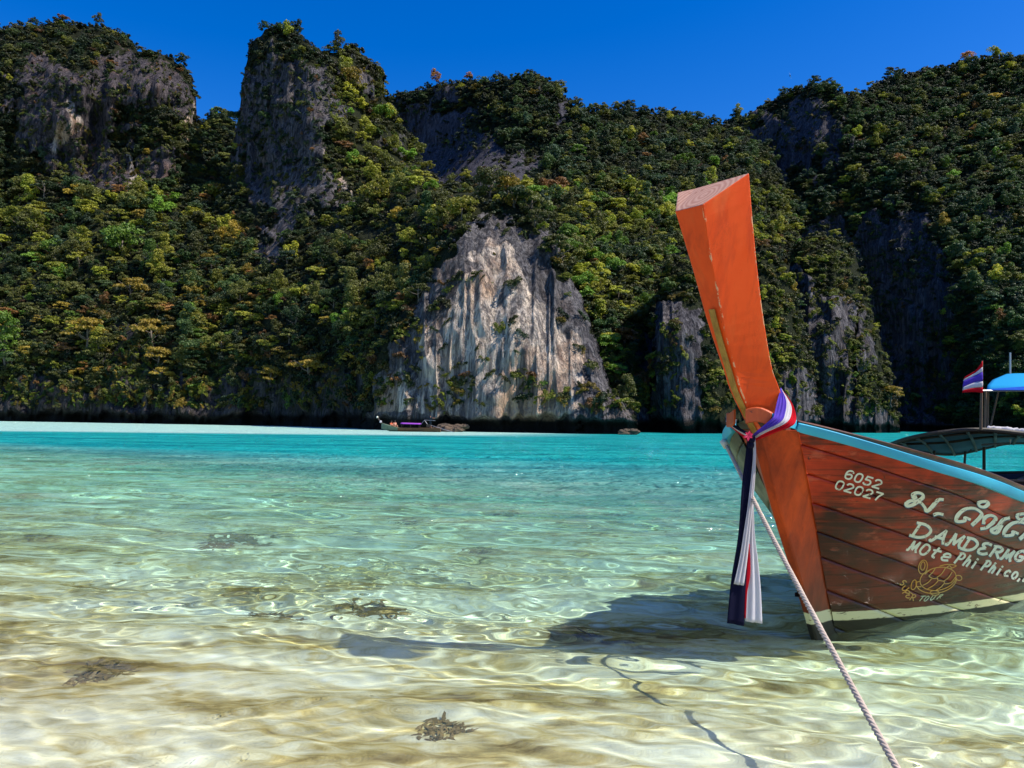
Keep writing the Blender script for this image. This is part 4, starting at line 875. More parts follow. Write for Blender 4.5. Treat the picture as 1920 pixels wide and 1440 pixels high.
def ct(pts): return cr(pts, 1660, 1020, 10.667)
def ell(cx, cy, rx, ry, rot, a0=0, a1=360, n=16):
    r_ = R(rot); return [(cx+rx*math.cos(R(a))*math.cos(r_)-ry*math.sin(R(a))*math.sin(r_), cy+rx*math.cos(R(a))*math.sin(r_)+ry*math.sin(R(a))*math.cos(r_)) for a in np.linspace(a0, a1, n)]
TUR = [(ct(ell(765, 460, 85, 140, 12, 0, 337, 15)), True), (ct(ell(762, 440, 42, 85, 8, 0, 337, 12)), True), (ct(ell(1065, 695, 365, 225, -12, 0, 345, 22)), True), (ct(ell(1030, 730, 410, 250, -10, 5, 195, 16)), False),
       (ct([(1100, 440), (1250, 405), (1430, 430), (1320, 490)]), False), (ct(ell(1480, 675, 62, 50, 20, 0, 330, 10)), True), (ct(ell(580, 815, 50, 100, 15, 0, 330, 10)), True), (ct(ell(1000, 975, 90, 48, 5, 0, 330, 10)), True),
       (ct([(1010, 480), (960, 560), (880, 640)]), False), (ct([(1210, 480), (1140, 590), (1050, 660)]), False), (ct([(1345, 560), (1270, 670), (1180, 740)]), False), (ct([(890, 650), (970, 690), (1050, 680), (1060, 720), (1180, 745), (1200, 790), (1320, 770), (1410, 660)]), False),
       (ct([(930, 700), (860, 770), (760, 825)]), False), (ct([(1060, 740), (980, 820), (860, 890)]), False), (ct([(1180, 790), (1120, 860), (1010, 930)]), False), (ct([(800, 600), (880, 530), (930, 500)]), False), (ct([(640, 760), (700, 740)]), False), (ct([(625, 850), (720, 850)]), False), (ct([(1230, 470), (1290, 430), (1330, 470)]), False)]
strokes('turtle_emblem', TUR, 1.6, M_GOLD, .0018)
SUP = []
for ch, (x, y), wv, uv in (('S', (285, 800), (95, 38), (75, -85)), ('U', (325, 905), (95, 50), (70, -80)), ('P', (350, 985), (95, 50), (75, -75)), ('E', (400, 1050), (90, 45), (75, -95)), ('R', (490, 1115), (90, 20), (60, -110))):
    for g in G[ch]:
        pts, cl = (g if isinstance(g, tuple) else (g, 0)); SUP.append((ct([tuple(np.array([x, y])+a*np.array(wv)+b*np.array(uv)) for a, b in pts]), bool(cl)))
strokes('emblem_lettering', SUP, 1.8, M_GOLD, .0018)
TOU = []
for ch, (x, y), wv, uv in (('T', (660, 1140), (95, -5), (65, -95)), ('O', (765, 1145), (85, -12), (60, -95)), ('U', (890, 1130), (90, -20), (60, -95)), ('R', (1030, 1105), (85, -25), (70, -85))):
    for g in G[ch]:
        pts, cl = (g if isinstance(g, tuple) else (g, 0)); TOU.append((ct([tuple(np.array([x, y])+a*np.array(wv)+b*np.array(uv)) for a, b in pts]), bool(cl)))
strokes('emblem_lettering', TOU, 1.6, M_PALE, .0018)

# ------------------------------------------------------------------ the tricolour sash round the prow
def resamp(p, n):
    p = np.array(p, float); s = np.concatenate([[0], np.cumsum(np.linalg.norm(np.diff(p, axis=0), axis=1))]); si = np.linspace(0, s[-1], n)
    return np.stack([np.interp(si, s, p[:, j]) for j in range(p.shape[1])], -1)
def band(name, e0, e1, mat, parent, n=30, m=5, fold=.006, seed=1, thick=.004, freq=3.):
    """a strip of cloth between two edge lines given as (px, py, metres ahead), folded a little along its length"""
    a, b = resamp(smooth3(e0), n), resamp(smooth3(e1), n); a, b = at(a[:, 0], a[:, 1], a[:, 2]), at(b[:, 0], b[:, 1], b[:, 2]); V = []
    for j in range(m):
        t = j/(m-1); P = a*(1-t)+b*t; dn = np.sin(t*freq*6.28+seed+np.linspace(0, 1.5, n))*fold*math.sin(math.pi*min(max(t, .15), .85)); V.append(P - np.outer(dn, FW))
    V = np.array(V).reshape(-1, 3)
    o = obj(name, V, grid_faces(m, n), mat, None, True); sol = o.modifiers.new('cloth', 'SOLIDIFY'); sol.thickness = thick; sol.offset = 0
    o.parent = parent; o.matrix_parent_inverse = Matrix.Translation(-Vector(parent.location)); return o
def smooth3(p):
    return smooth_line(p) if len(p) > 2 else np.array(p, float)
KD = 5.30; SD = 5.14; BD = 5.22
sash = empty('prow_sash', at(1408., 822., KD)); tag(sash, 'blue, white and red cloth sash tied round the base of the orange prow', 'sash')
def dd(pts, ds):
    ds = np.interp(np.linspace(0, 1, len(pts)), np.linspace(0, 1, len(ds)), ds); return [(x, y, d) for (x, y), d in zip(pts, ds)]
PD = [5.30, 5.22, 5.17, 5.13, 5.16, 5.235, 5.27]
e = [dd(p, PD) for p in ([(1464, 727), (1457, 752), (1452, 774), (1448, 784), (1426, 803), (1414, 813), (1408, 820)], [(1465, 729), (1474, 752), (1472, 774), (1464.5, 790), (1433, 806.6), (1419, 815), (1412, 821)],
                          [(1466, 731), (1482, 758), (1483, 778), (1473, 793), (1437, 810), (1421, 819), (1414, 823)], [(1467, 732), (1486, 757), (1493, 784), (1486, 798), (1457, 810), (1428, 822), (1415, 827)])]
band('blue_wrap', e[0], e[1], M_CL_BLUE, sash, 36, 17, .007, 1, freq=3.1); band('white_wrap', e[1], e[2], M_CL_WHITE, sash, 36, 9, .008, 2, freq=2.); band('red_wrap', e[2], e[3], M_CL_RED, sash, 36, 9, .008, 3, freq=2.4)
SDp = [5.62, 5.5, 5.27]
f_ = [dd(p, SDp) for p in ([(1359, 782), (1382, 799), (1404, 811)], [(1361, 789), (1380, 804), (1402, 816)], [(1363, 792), (1382, 807), (1402, 819)], [(1366, 797), (1388, 815), (1404, 828)])]
band('blue_wrap', f_[0], f_[1], M_CL_NAVY, sash, 20, 5, .004, 4); band('white_wrap', f_[1], f_[2], M_CL_WHITE, sash, 20, 4, .003, 5); band('red_wrap', f_[2], f_[3], M_CL_RED, sash, 20, 5, .004, 6)
KT = 5.235
band('navy_tail', dd([(1401, 822), (1398, 850), (1391, 909), (1384, 1003), (1371, 1086), (1363, 1168)], [KT]), dd([(1414, 824), (1413.5, 850), (1410, 909), (1404, 1003), (1399, 1086), (1395, 1174)], [KT]), M_CL_NAVY, sash, 40, 11, .005, .3, freq=1.3)
band('white_tail', dd([(1410, 824), (1412, 855), (1404, 933), (1395.5, 992), (1387, 1046), (1376, 1095)], [KT-.012]), dd([(1416, 824), (1417, 855), (1415, 900), (1410, 955), (1402, 1039), (1394.5, 1098)], [KT-.012]), M_CL_WHITE, sash, 40, 15, .007, 1.1, freq=2.2)
band('white_tail', dd([(1409, 935), (1405, 1001), (1402, 1051), (1400, 1110), (1397.5, 1165)], [KT+.012]), dd([(1412, 935), (1415, 1001), (1421, 1051), (1426, 1105), (1429, 1169)], [KT+.012]), M_CL_WHITE, sash, 34, 15, .007, 2.0, freq=1.9)
band('red_tail', dd([(1402, 1020), (1399, 1060), (1396, 1110), (1395, 1158)], [KT+.004]), dd([(1405, 1020), (1407, 1075), (1401, 1112), (1398.5, 1160)], [KT-.004]), M_CL_RED, sash, 20, 5, .003, 3)
mb = MB(); kc = at(1408., 822., KT-.03)
for s0, rad in ((0, .034), (1, .026)):
    th_ = np.linspace(0, math.pi, 8); V = []
    for a in th_:
        for b in np.linspace(0, 6.28, 12, endpoint=False): V.append(kc + np.array([rad*.9*math.sin(a)*math.cos(b), rad*math.sin(a)*math.sin(b)*.8, -s0*.045 + rad*1.1*math.cos(a)]))
    mb.add(V, [(i*12+k, i*12+(k+1) % 12, (i+1)*12+(k+1) % 12, (i+1)*12+k) for i in range(7) for k in range(12)])
o = mb.build('knot', M_CL_NAVY, None, True); o.parent = sash; o.matrix_parent_inverse = Matrix.Translation(-Vector(sash.location))
bc = at(1404., 816., KT-.075); mb = MB()
for a in (20, 80, 140, 200, 260, 320):
    d = np.array([math.cos(R(a)), -.15, math.sin(R(a))]); n_ = np.array([-math.sin(R(a)), 0, math.cos(R(a))]); Lp = .03 if a not in (260, 200) else .042
    V = [bc, bc+d*Lp*.5+n_*.009+[0, -.006, 0], bc+d*Lp, bc+d*Lp*.5-n_*.009+[0, -.006, 0]]; V += [v+np.array([0, .006, 0]) for v in V]
    mb.add(V, [(0, 3, 2, 1), (4, 5, 6, 7), (0, 1, 5, 4), (1, 2, 6, 5), (2, 3, 7, 6), (3, 0, 4, 7)])
o = mb.build('bow', M_CL_PINK); o.parent = sash; o.matrix_parent_inverse = Matrix.Translation(-Vector(sash.location))

# ------------------------------------------------------------------ mooring rope, three twisted strands
k = NT('tan_rope'); k.set(col=k.mix(k.noise(k.pos(), 40, 3), (.34, .26, .20), (.55, .46, .38)), rough=.85); M_ROPE = k.m
r0, r1 = at(1361., 834., 5.95), at(1690., 1440., 3.15); dr = (r1-r0)/np.linalg.norm(r1-r0); Lr = np.linalg.norm(r1-r0)
r2 = r1 + (r1-r0)*.30
tl = np.linspace(0, 1, 900); line = r0 + np.outer(tl, r2-r0) - np.outer(.05*np.sin(math.pi*tl), ZX)
s1 = np.cross(dr, ZX); s1 /= np.linalg.norm(s1); s2 = np.cross(s1, dr); mb = MB(); ph = tl*np.linalg.norm(r2-r0)/.085*2*math.pi
for j in range(3):
    a = ph + j*2.094; mb.add(*tube(line + np.outer(np.cos(a), s1)*.0075 + np.outer(np.sin(a), s2)*.0075, .0085, 6))
tag(mb.build('mooring_rope', M_ROPE, None, True), 'tan twisted rope running from the bow down to the near sand', 'rope')
kf = MB().add(*tube([at(1355., 826., 5.97), at(1363., 838., 5.94)], .028, 8)).build('rope_cleat', M_WHITE, None, True); kf.parent = boat; bpy.context.view_layer.update(); kf.matrix_parent_inverse = boat.matrix_world.inverted()

# ------------------------------------------------------------------ second boat with its roof, awning and flag
M_DARKWOOD = wood_mat('weathered_dark_wood', [(.3, (.012, .009, .007)), (.7, (.05, .035, .022))], (8, 8, 1), .6)
M_POLE = wood_mat('old_pole_wood', [(.3, (.06, .035, .018)), (.7, (.17, .10, .05))], (14, 14, 1), .6)
M_TARP = cloth('blue_grey_roof_sheet', (.10, .19, .24), .30)
M_AWN = cloth('bright_blue_awning', (.02, .36, .68), .25); M_AWN2 = cloth('royal_blue_hem', (.015, .10, .55), .2)
M_METAL = NT('dull_metal').set(col=(.35, .36, .38), rough=.4, metal=.7).m
M_NAVYHULL = paint('dark_blue_hull', (.012, .016, .035), None, .5, 3.)
def child(o, parent):
    o.parent = parent; o.matrix_parent_inverse = Matrix.Translation(-Vector(parent.location)); return o
def AT(p): return at(*[np.array(c, float) for c in zip(*p)])
hc = at(1960., 960., 12.4); hc[2] = 0
b2 = empty('roofed_longtail_boat', hc); tag(b2, 'second longtail boat with curved dark roof and blue awning behind the big red one', 'boat')
g0, g1 = at(1700., 905., 12.4), at(1920., 889., 11.3); secs = []
for t in np.linspace(-.25, 3.2, 14):
    c = g0*(1-t)+g1*t; c[2] = .80 + .055*max(t, 0)**2; e = np.clip((t+.25)/.3, .25, 1)*np.clip((3.3-t)/1.2, .05, 1); w = .85*e
    secs.append([c+[0, -w+.05, 0], c+[0, -w, .0], c+[0, -w*.85, -.45], c+[0, -w*.5, -c[2]-.3], c+[0, w*.5, -c[2]-.3], c+[0, w*.85, -.45], c+[0, w, 0], c+[0, w-.05, 0], c+[0, w*.7, -.4], c+[0, -w*.7, -.4]])
V, F = loft(secs); child(obj('hull', V, F, M_NAVYHULL, None, False), b2)
for s in (1, 6): child(MB().add(*tube([np.array(q[s]) + [0, 0, .01] for q in secs], .03, 6)).build('gunwale', M_DARKWOOD), b2)
NE = smooth_line(AT([(1664, 834, 12.4), (1700, 821, 11.7), (1760, 809, 11.3), (1840, 803.5, 11.1), (1920, 811, 11.1), (2000, 823, 11.2)])[:, [0, 1, 2]]) if False else None
def sm3(p, n=6):
    p = np.array(p, float); out = []; m = len(p)
    for i in range(m-1):
        a, b, c, d = p[max(i-1, 0)], p[i], p[i+1], p[min(i+2, m-1)]
        for t in np.linspace(0, 1, n, endpoint=False): out.append(.5*((2*b)+(-a+c)*t+(2*a-5*b+4*c-d)*t*t+(-a+3*b-3*c+d)*t**3))
    out.append(p[-1]); return np.array(out)
NE = sm3(AT([(1664, 834, 12.6), (1700, 821, 11.8), (1760, 809, 11.3), (1840, 803.5, 11.1), (1920, 811, 11.1), (2000, 823, 11.2)]))
FE = sm3(AT([(1672, 837, 13.2), (1730, 846, 13.7), (1790, 850, 14), (1850, 838, 14), (1900, 829, 14), (2000, 830, 14)]))
n_ = len(NE); V = np.array([NE*(1-v)+FE*v + [0, 0, .05*math.sin(math.pi*v)] for v in np.linspace(0, 1, 7)])
roof = child(obj('roof', V.reshape(-1, 3), grid_faces(7, n_), M_TARP, None, True), b2); so = roof.modifiers.new('t', 'SOLIDIFY'); so.thickness = .012
for P_ in (NE, FE): child(MB().add(*tube(P_ + [0, 0, -.015], .032, 7)).build('roof_beam', M_DARKWOOD), b2)
for v in (.3, .62): child(MB().add(*tube(V[int(v*6)] + [0, 0, -.03], .022, 6)).build('roof_batten', M_DARKWOOD), b2)
for i in (4, 8, 12, 16, 20, 24): child(MB().add(*tube(V[:, i] + [0, 0, -.035], .024, 6)).build('roof_rib', M_DARKWOOD), b2)
for (x0, y0, x1, y1, D, r_) in ((1845, 838, 1845, 905, 13.2, .026), (1810, 846, 1807, 892, 13.9, .022), (1752, 845, 1752, 880, 13.6, .02), (1965, 820, 1965, 905, 11.6, .026)):
    child(MB().add(*tube([at(x0, y0, D), at(x1, y1, D)], r_, 8)).build('roof_post', M_DARKWOOD), b2)
child(MB().add(*tube(sm3(AT([(1812, 849, 13.85), (1817, 848, 13.8), (1821, 843, 13.8)])), .012, 6)).build('hook', M_DARKWOOD), b2)
child(MB().add(*tube(AT([(1840, 834, 12.4), (1894, 831, 12.2), (1894, 824, 12.2)]), .02, 6)).build('hanging_rack', M_METAL), b2)
r_ = np.random.default_rng(4); V2 = []
for i in range(34):
    t = i/33; p = AT([(1853, 805, 11.25)])[0]*(1-t) + AT([(1990, 818, 11.3)])[0]*t; V2.append(p + [0, r_.normal()*.02, .02+.02*r_.random()])
child(MB().add(*tube(V2, .022+.014*r_.random(34), 8)).build('rolled_sheet', M_CL_WHITE, None, True), b2)
# awning above the roof
rows = [[(1850, 731, 11.3), (1900, 731, 11.2), (1960, 731, 11.2), (2040, 731, 11.2)], [(1852, 722, 11.5), (1900, 720, 11.4), (1960, 720, 11.4), (2040, 720, 11.4)], [(1861, 712, 11.8), (1902, 709, 11.7), (1960, 709, 11.7), (2040, 709, 11.7)], [(1887, 701, 12.3), (1910, 700, 12.3), (1960, 700, 12.3), (2040, 700, 12.3)],
        [(1872, 708, 12.9), (1905, 706, 12.9), (1960, 706, 12.9), (2040, 706, 12.9)], [(1860, 728, 13.2), (1900, 728, 13.2), (1960, 728, 13.2), (2040, 728, 13.2)]]
V = np.array([sm3(AT(q), 4) for q in rows]); aw = child(obj('awning', V.reshape(-1, 3), grid_faces(6, V.shape[1]), M_AWN, None, True), b2); so = aw.modifiers.new('t', 'SOLIDIFY'); so.thickness = .008
hem0 = np.array([sm3(AT(q), 4) for q in ([(1851, 730.5, 11.27), (1900, 727, 11.22), (1960, 723, 11.2), (2040, 721, 11.2)], [(1851, 732, 11.26), (1900, 732, 11.17), (1960, 732, 11.17), (2040, 732, 11.17)])])
hem = obj('hem', hem0.reshape(-1, 3), grid_faces(2, hem0.shape[1]), M_AWN2); hem.parent = aw; hem.modifiers.new('t', 'SOLIDIFY').thickness = .01
child(MB().add(*tube(AT([(1842, 732.5, 11.25), (2040, 732.5, 11.2)]), .014, 6)).build('awning_pole', M_METAL), b2)
for (x0, y0, x1, y1, D, rr) in ((1848, 733, 1846, 806, 11.3, .016), (1852, 733, 1851, 806, 11.5, .02), (1872, 734, 1856, 805, 11.6, .013), (1990, 733, 1990, 818, 11.3, .02)):
    child(MB().add(*tube([at(x0, y0, D), at(x1, y1, D)], rr, 7)).build('awning_post', M_POLE), b2)
child(MB().add(*tube([at(1894, 702, 12.3), at(1894, 661, 12.3)], .014, 6)).build('antenna', M_METAL), b2)
# flag
fp = at(1839., 806., 11.05); flag = empty('flag', fp); tag(flag, 'small red, white and blue striped flag on a wooden pole above the dark roof', 'flag')
child(MB().add(*tube([at(1839, 806, 11.05), at(1841.5, 676, 11.05)], [.022, .013], 8)).build('flagpole', M_POLE), flag)
FD = 11.02
P0_ = [(1842, 676.5), (1842, 688), (1842, 697), (1842.5, 715), (1842.5, 726), (1842.5, 737)]; Pm = [(1829, 694), (1828, 699), (1828, 704), (1827, 717), (1827, 727), (1826, 735)]; P1_ = [(1808.5, 706.5), (1807, 711), (1806, 714.5), (1805.5, 726), (1805, 732), (1804, 736.5)]
for i, (nm, mt) in enumerate((('red_stripe', M_CL_RED), ('white_stripe', M_CL_WHITE), ('blue_stripe', M_CL_BLUE), ('white_stripe', M_CL_WHITE), ('red_stripe', M_CL_RED))):
    ed = [[(*q[j], FD + .03*k_) for k_, q in enumerate((P0_, Pm, P1_))] for j in (i, i+1)]
    band(nm, ed[0], ed[1], mt, flag, 16, 4, .01, .5, .003, freq=.4)

# ------------------------------------------------------------------ people
M_SKIN = NT('tanned_skin').set(col=(.36, .16, .09), rough=.55).m; M_HAIR = NT('dark_hair').set(col=(.02, .015, .012), rough=.6).m
M_DARKCL = cloth('dark_clothes', (.03, .045, .055), .1); M_ORCL = cloth('orange_clothes', (.62, .12, .05), .1); M_SALMON = cloth('salmon_clothes', (.60, .26, .18), .1)
def person(loc, rz, pose, shirt, legs, label):
    """one continuous skinned body; joints in metres, facing -Y"""
    if pose == 'sit':
        J = dict(pel=(0, 0, .12), wst=(0, .06, .32), chs=(0, .10, .52), nck=(0, .08, .66), hd=(0, .05, .80), sL=(.19, .10, .60), eL=(.27, .22, .36), hL=(.24, .30, .10), sR=(-.19, .10, .60), eR=(-.27, .0, .38), hR=(-.18, -.26, .36), kL=(.12, -.42, .34), aL=(.11, -.62, .03), tL=(.11, -.76, .02), kR=(-.12, -.40, .40), aR=(-.12, -.52, .03), tR=(-.12, -.66, .02))
    else:
        J = dict(pel=(0, 0, .90), wst=(0, .0, 1.08), chs=(0, .01, 1.30), nck=(0, .01, 1.46), hd=(0, -.01, 1.60), sL=(.20, .01, 1.39), eL=(.34, -.10, 1.20), hL=(.30, -.32, 1.18), sR=(-.20, .01, 1.39), eR=(-.46, .0, 1.33), hR=(-.70, -.06, 1.36), kL=(.11, -.02, .48), aL=(.13, .03, .07), tL=(.13, -.14, .03), kR=(-.11, -.05, .48), aR=(-.14, .02, .07), tR=(-.14, -.15, .03))
    names = list(J); E_ = [('pel', 'wst'), ('wst', 'chs'), ('chs', 'nck'), ('nck', 'hd'), ('chs', 'sL'), ('sL', 'eL'), ('eL', 'hL'), ('chs', 'sR'), ('sR', 'eR'), ('eR', 'hR'), ('pel', 'kL'), ('kL', 'aL'), ('aL', 'tL'), ('pel', 'kR'), ('kR', 'aR'), ('aR', 'tR')]
    rad = dict(pel=.135, wst=.115, chs=.135, nck=.055, hd=.10, sL=.065, eL=.043, hL=.038, sR=.065, eR=.043, hR=.038, kL=.065, aL=.042, tL=.035, kR=.065, aR=.042, tR=.035)
    m = bpy.data.meshes.new('person'); m.from_pydata([J[k_] for k_ in names], [(names.index(a), names.index(b)) for a, b in E_], [])
    o = bpy.data.objects.new('tmp', m); COL.objects.link(o); sk = o.modifiers.new('skin', 'SKIN'); o.modifiers.new('sub', 'SUBSURF').levels = 1
    for i, k_ in enumerate(names): m.skin_vertices[0].data[i].radius = (rad[k_]*(1.2 if k_ in ('chs', 'pel', 'wst') else 1), rad[k_]); m.skin_vertices[0].data[i].use_root = k_ == 'pel'
    me = bpy.data.meshes.new_from_object(o.evaluated_get(bpy.context.evaluated_depsgraph_get())); bpy.data.objects.remove(o)
    me.materials.clear()
    for mt in (M_SKIN, shirt, legs): me.materials.append(mt)
    mi = []
    for p in me.polygons:
        c = p.center; ht = c.z/(1.6 if pose == 'stand' else .8)
        arm = abs(c.x) > .22
        if pose == 'stand': mi.append(1 if .58 < ht < .90 and abs(c.x) < .36 else (2 if .28 < ht <= .58 and not arm else 0))
        else: mi.append(1 if .35 < ht < .82 and c.y > -.02 and abs(c.x) < .25 else (2 if ht <= .35 and c.y > -.3 and not arm else 0))
    me.polygons.foreach_set('material_index', mi); me.polygons.foreach_set('use_smooth', [True]*len(me.polygons))
    root = empty('person', loc, rz); b = bpy.data.objects.new('body', me); COL.objects.link(b); b.parent = root
    hd = np.array(J['hd']); V = []
    for a in np.linspace(0, 1.75, 7):
        for c in np.linspace(0, 6.28, 12, endpoint=False): V.append(hd + [.108*math.sin(a)*math.cos(c), .02+.112*math.sin(a)*math.sin(c), .04+.108*math.cos(a)])
    obj('hair', V, [(i*12+k_, i*12+(k_+1) % 12, (i+1)*12+(k_+1) % 12, (i+1)*12+k_) for i in range(6) for k_ in range(12)], M_HAIR, root, True)
    obj('nose', [hd+[.0, -.125, -.01], hd+[.018, -.09, -.025], hd+[-.018, -.09, -.025], hd+[0, -.09, .03]], [(0, 1, 2), (0, 3, 1), (0, 2, 3)], M_SKIN, root)
    tag(root, label, 'person'); return root

# ------------------------------------------------------------------ the small boat under the pale cliff
DF = 97.
fb0 = at(772., 809., DF); fb0[2] = 0
fb = empty('small_longtail_boat', fb0); tag(fb, 'small distant longtail boat with a purple canopy afloat under the pale cliff', 'boat')
M_FHULL = paint('brown_far_hull', (.16, .065, .025), (.09, .04, .02), .55, 1.); M_FGREEN = paint('grey_green_bow', (.16, .20, .13), None, .55, 2.); M_PURPLE = cloth('purple_canopy', (.42, .10, .62), .3)
secs = []
for t in np.linspace(0, 1, 15):
    x = -3.9 + 7.6*t; w = .78*min(1, (t*3.2)**.7 + .04)*(1-.25*max(0, t-.7)/.3); zt = .50 + .75*max(0, .32-t)**1.35*3.6; zb = -.25 + .55*max(0, .12-t)*4
    xk = x + 1.1*max(0, .18-t)/.18; secs.append([(x, -w, zt), (xk*.6+x*.4, -w*.7, zt*.3), (xk, 0, zb), (xk*.6+x*.4, w*.7, zt*.3), (x, w, zt), (x, w*.85, zt-.05), (x, 0, max(zb+.3, .12)), (x, -w*.85, zt-.05)])
V, F = loft(secs); mi = [1 if i < 8*4 else 0 for i in range(len(F)-2)] + [1, 0]; obj('hull', V, F, [M_FHULL, M_FGREEN], fb, False, mi)
MB().add(*tube(sm3([(-3.75, 0, 1.0), (-4.05, 0, 1.25), (-4.42, 0, 1.75)]), [.11]*4+[.10]*9 if False else .10, 6)).build('prow', M_DARKWOOD, fb)
MB().add(*tube([(-4.40, 0, 1.72), (-4.50, 0, 1.88)], [.14, .11], 8)).build('prow_cap', M_WHITE, fb)
MB().add(*tube([(-4.02, 0, 1.12), (-3.98, -.05, 1.35)], [.17, .12], 8)).build('prow_ribbon', M_CL_WHITE, fb)
cp = [[(x, y, 1.02 - .04*(x+1.2)/2.4 + .12*math.cos(y*1.9)) for x in np.linspace(-1.35, 1.15, 8)] for y in np.linspace(-.75, .75, 7)]
cn = obj('canopy', np.array(cp).reshape(-1, 3), grid_faces(7, 8), M_PURPLE, fb, True); cn.modifiers.new('t', 'SOLIDIFY').thickness = .08
for x in (-1.2, -.1, 1.0):
    for y in (-.68, .68): MB().add(*tube([(x, y, .4), (x, y, 1.02)], .03, 5)).build('canopy_post', M_DARKWOOD, fb)
MB().add(*box((2.15, 0, .78), (.55, .35, .4))).build('engine', M_DARKWOOD, fb)
MB().add(*tube([(2.4, 0, .85), (3.9, -.1, .4), (5.6, -.3, -.05)], .035, 6)).build('propeller_shaft', M_METAL, fb)
MB().add(*tube([(2.0, 0, .95), (1.6, 0, 1.5), (1.15, 0, .95)], .035, 6)).build('engine_frame', M_METAL, fb)
MB().add(*tube([(1.6, 0, 1.5), (3.0, -.1, 1.45)], .035, 6)).build('steering_bar', M_METAL, fb)
person(fb0 + np.array([-2.55, -.1, .42]), R(60), 'sit', M_ORCL, M_ORCL, 'person in orange sitting nearest the prow of the distant boat')
person(fb0 + np.array([-2.15, .1, .46]), R(30), 'sit', M_SALMON, M_SKIN, 'person in salmon pink sitting behind the one in orange on the distant boat')
person(fb0 + np.array([2.35, .05, .42]), R(150), 'stand', M_DARKCL, M_DARKCL, 'boatman in dark clothes standing at the stern of the distant boat')

# ------------------------------------------------------------------ boulders at the foot of the cliffs
r_ = np.random.default_rng(21); mb = MB()
for i in range(46):
    x, y = (r_.uniform(812, 872), r_.uniform(799, 808)) if i < 34 else (r_.uniform(1165, 1196), r_.uniform(807, 814)); Dd = 99.5 + (808-y)*.25 if i < 34 else 97
    c = at(x, y, Dd); s = r_.uniform(.22, .6); V = []
    for a in np.linspace(0, math.pi, 5):
        for b in np.linspace(0, 6.28, 7, endpoint=False): V.append(c + s*np.array([math.sin(a)*math.cos(b)*1.4, math.sin(a)*math.sin(b), .7*math.cos(a)])*r_.uniform(.75, 1.15))
    mb.add(V, [(q*7+k_, q*7+(k_+1) % 7, (q+1)*7+(k_+1) % 7, (q+1)*7+k_) for q in range(4) for k_ in range(7)])
M_BOULD = paint('brown_boulders', (.12, .08, .05), (.05, .04, .03), .9, 1.)
tag(mb.build('shore_rocks', M_BOULD), 'heap of small brown rocks at the waterline beneath the pale cliff', 'rocks', kind='stuff')

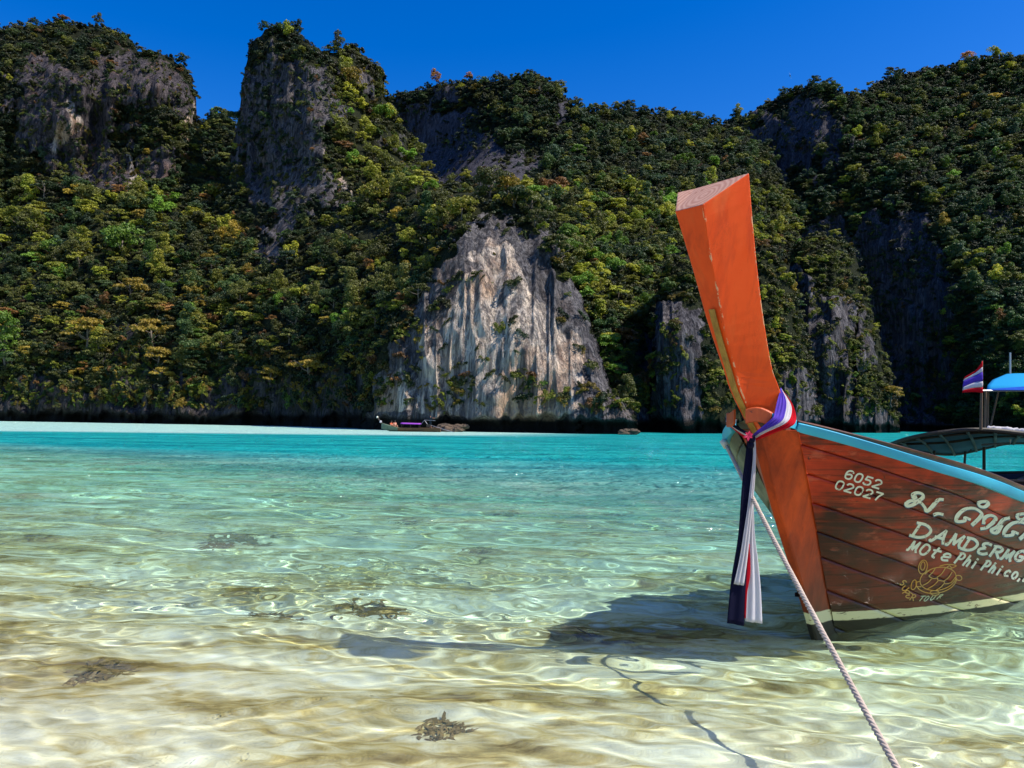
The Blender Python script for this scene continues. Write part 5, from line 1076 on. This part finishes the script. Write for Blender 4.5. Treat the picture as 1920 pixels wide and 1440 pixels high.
# ------------------------------------------------------------------ seaweed on the sand, a twig, a bird
k = NT('brown_seaweed'); k.set(col=k.mix(k.noise(k.pos(), 9, 4), (.11, .06, .015), (.30, .19, .06)), rough=.6); M_WEED = k.m
for (x, y, w, lab) in ((192, 1275, 105, 'dark reddish seaweed clump on the sand at lower left'), (512, 1172, 120, 'larger ragged brown seaweed clump left of its twin in the middle shallows'), (688, 1170, 140, 'wide flat brown seaweed clump right of its twin in the middle shallows'),
                       (432, 1052, 120, 'long dark seaweed strip farther out at left'), (348, 1036, 70, 'small seaweed tuft beside the long dark strip'), (930, 993, 60, 'small dark seaweed patch farthest out in the green water'), (908, 1070, 70, 'seaweed tuft midway between the boat and the long strip'),
                       (770, 1022, 80, 'thin seaweed streak left of the farthest dark patch'), (830, 1385, 95, 'pale brown seaweed clump on the sand nearest the camera')):
    d = ray(float(x), float(y)); c = CP + d*(-EYE/d[2]); dz = float(bed_depth(np.array(c[0]), np.array(c[1]))); c = CP + d*(-(EYE+.72*dz)/d[2]); D0 = c[1]; wm = w/FPX*D0/2
    c[2] = -float(bed_depth(np.array(c[0]), np.array(c[1])))
    r_ = np.random.default_rng(int(x)); mb = MB(); nb = 110
    for i in range(nb):
        a = r_.uniform(0, 6.28); q = math.sqrt(r_.random()); st = np.array([wm*.95*q*math.cos(a)*r_.uniform(.6, 1.2), wm*1.0*q*math.sin(a)*(1-.5*math.cos(a)), .0]); th_ = r_.normal()*.9 + (0 if r_.random() < .5 else math.pi); Lw = wm*r_.uniform(.2, .5); P = []
        for t in np.linspace(0, 1, 6): P.append(st + [Lw*t*math.cos(th_+t*.8), Lw*t*math.sin(th_+t*.8), .004 + .014*math.sin(math.pi*t)*r_.uniform(.3, 1.2) + .018*r_.random()*(1-q)])
        P = np.array(P); wd = wm*r_.uniform(.06, .15)*np.sin(np.linspace(.3, 2.9, 6)); sd = np.array([-math.sin(th_), math.cos(th_), .25*r_.normal()])
        mb.add(np.concatenate([P-np.outer(wd, sd), P+np.outer(wd, sd)]), [(j, j+1, 6+j+1, 6+j) for j in range(5)])
    o = mb.build('seaweed_clump', M_WEED, None, True); o.location = c; tag(o, lab, 'seaweed', 'seaweed lying on the sand')
    try: o.cycles.is_caustics_receiver = True
    except Exception: pass
d = ray(1096., 1192.); c = CP + d*(-EYE/d[2]); mb = MB()
mb.add(*tube([c+np.array([-.055, .02, .05]), c+np.array([-.02, 0, .035]), c+np.array([.03, 0, .01]), c+np.array([.055, -.01, -.03])], [.003, .0045, .004, .003], 6)); mb.add(*tube([c+np.array([-.01, 0, .03]), c+np.array([.03, -.02, .035])], [.003, .002], 5))
tag(mb.build('twig', M_DARKWOOD), 'thin bare twig poking out of the water left of the boat shadow', 'twig')
bp = at(1481., 142., 62.); bird = empty('bird', bp, R(70)); bird.rotation_euler = (R(75), 0, R(70)); tag(bird, 'tiny dark bird in flight against the blue sky above the orange prow', 'bird')
M_BIRD = NT('dark_feathers').set(col=(.012, .014, .025), rough=.7).m; M_BIRDW = NT('pale_feathers').set(col=(.7, .72, .75), rough=.7).m
MB().add(*tube(sm3([(-.16, 0, 0), (-.08, 0, .01), (.05, 0, .012), (.13, 0, .02), (.17, 0, .02)]), np.concatenate([np.linspace(.012, .05, 12), np.linspace(.05, .012, 13)]), 8)).build('body', M_BIRD, bird, True)
for s in (1, -1): obj('wing', [(.06, s*.03, .015), (.07, s*.16, .05), (.02, s*.32, .03), (-.03, s*.17, .045), (-.05, s*.03, .012), (.06, s*.03, .005), (.07, s*.16, .04), (.02, s*.32, .025), (-.03, s*.17, .035), (-.05, s*.03, .0)], [(0, 1, 2, 3, 4), (9, 8, 7, 6, 5), (0, 5, 6, 1), (1, 6, 7, 2), (2, 7, 8, 3), (3, 8, 9, 4), (4, 9, 5, 0)], M_BIRDW, bird)
obj('tail', [(-.15, -.02, 0), (-.15, .02, 0), (-.25, .045, 0), (-.25, -.045, 0), (-.15, -.02, -.006), (-.15, .02, -.006), (-.25, .045, -.006), (-.25, -.045, -.006)], [(0, 1, 2, 3), (7, 6, 5, 4), (0, 4, 5, 1), (1, 5, 6, 2), (2, 6, 7, 3), (3, 7, 4, 0)], M_BIRD, bird)
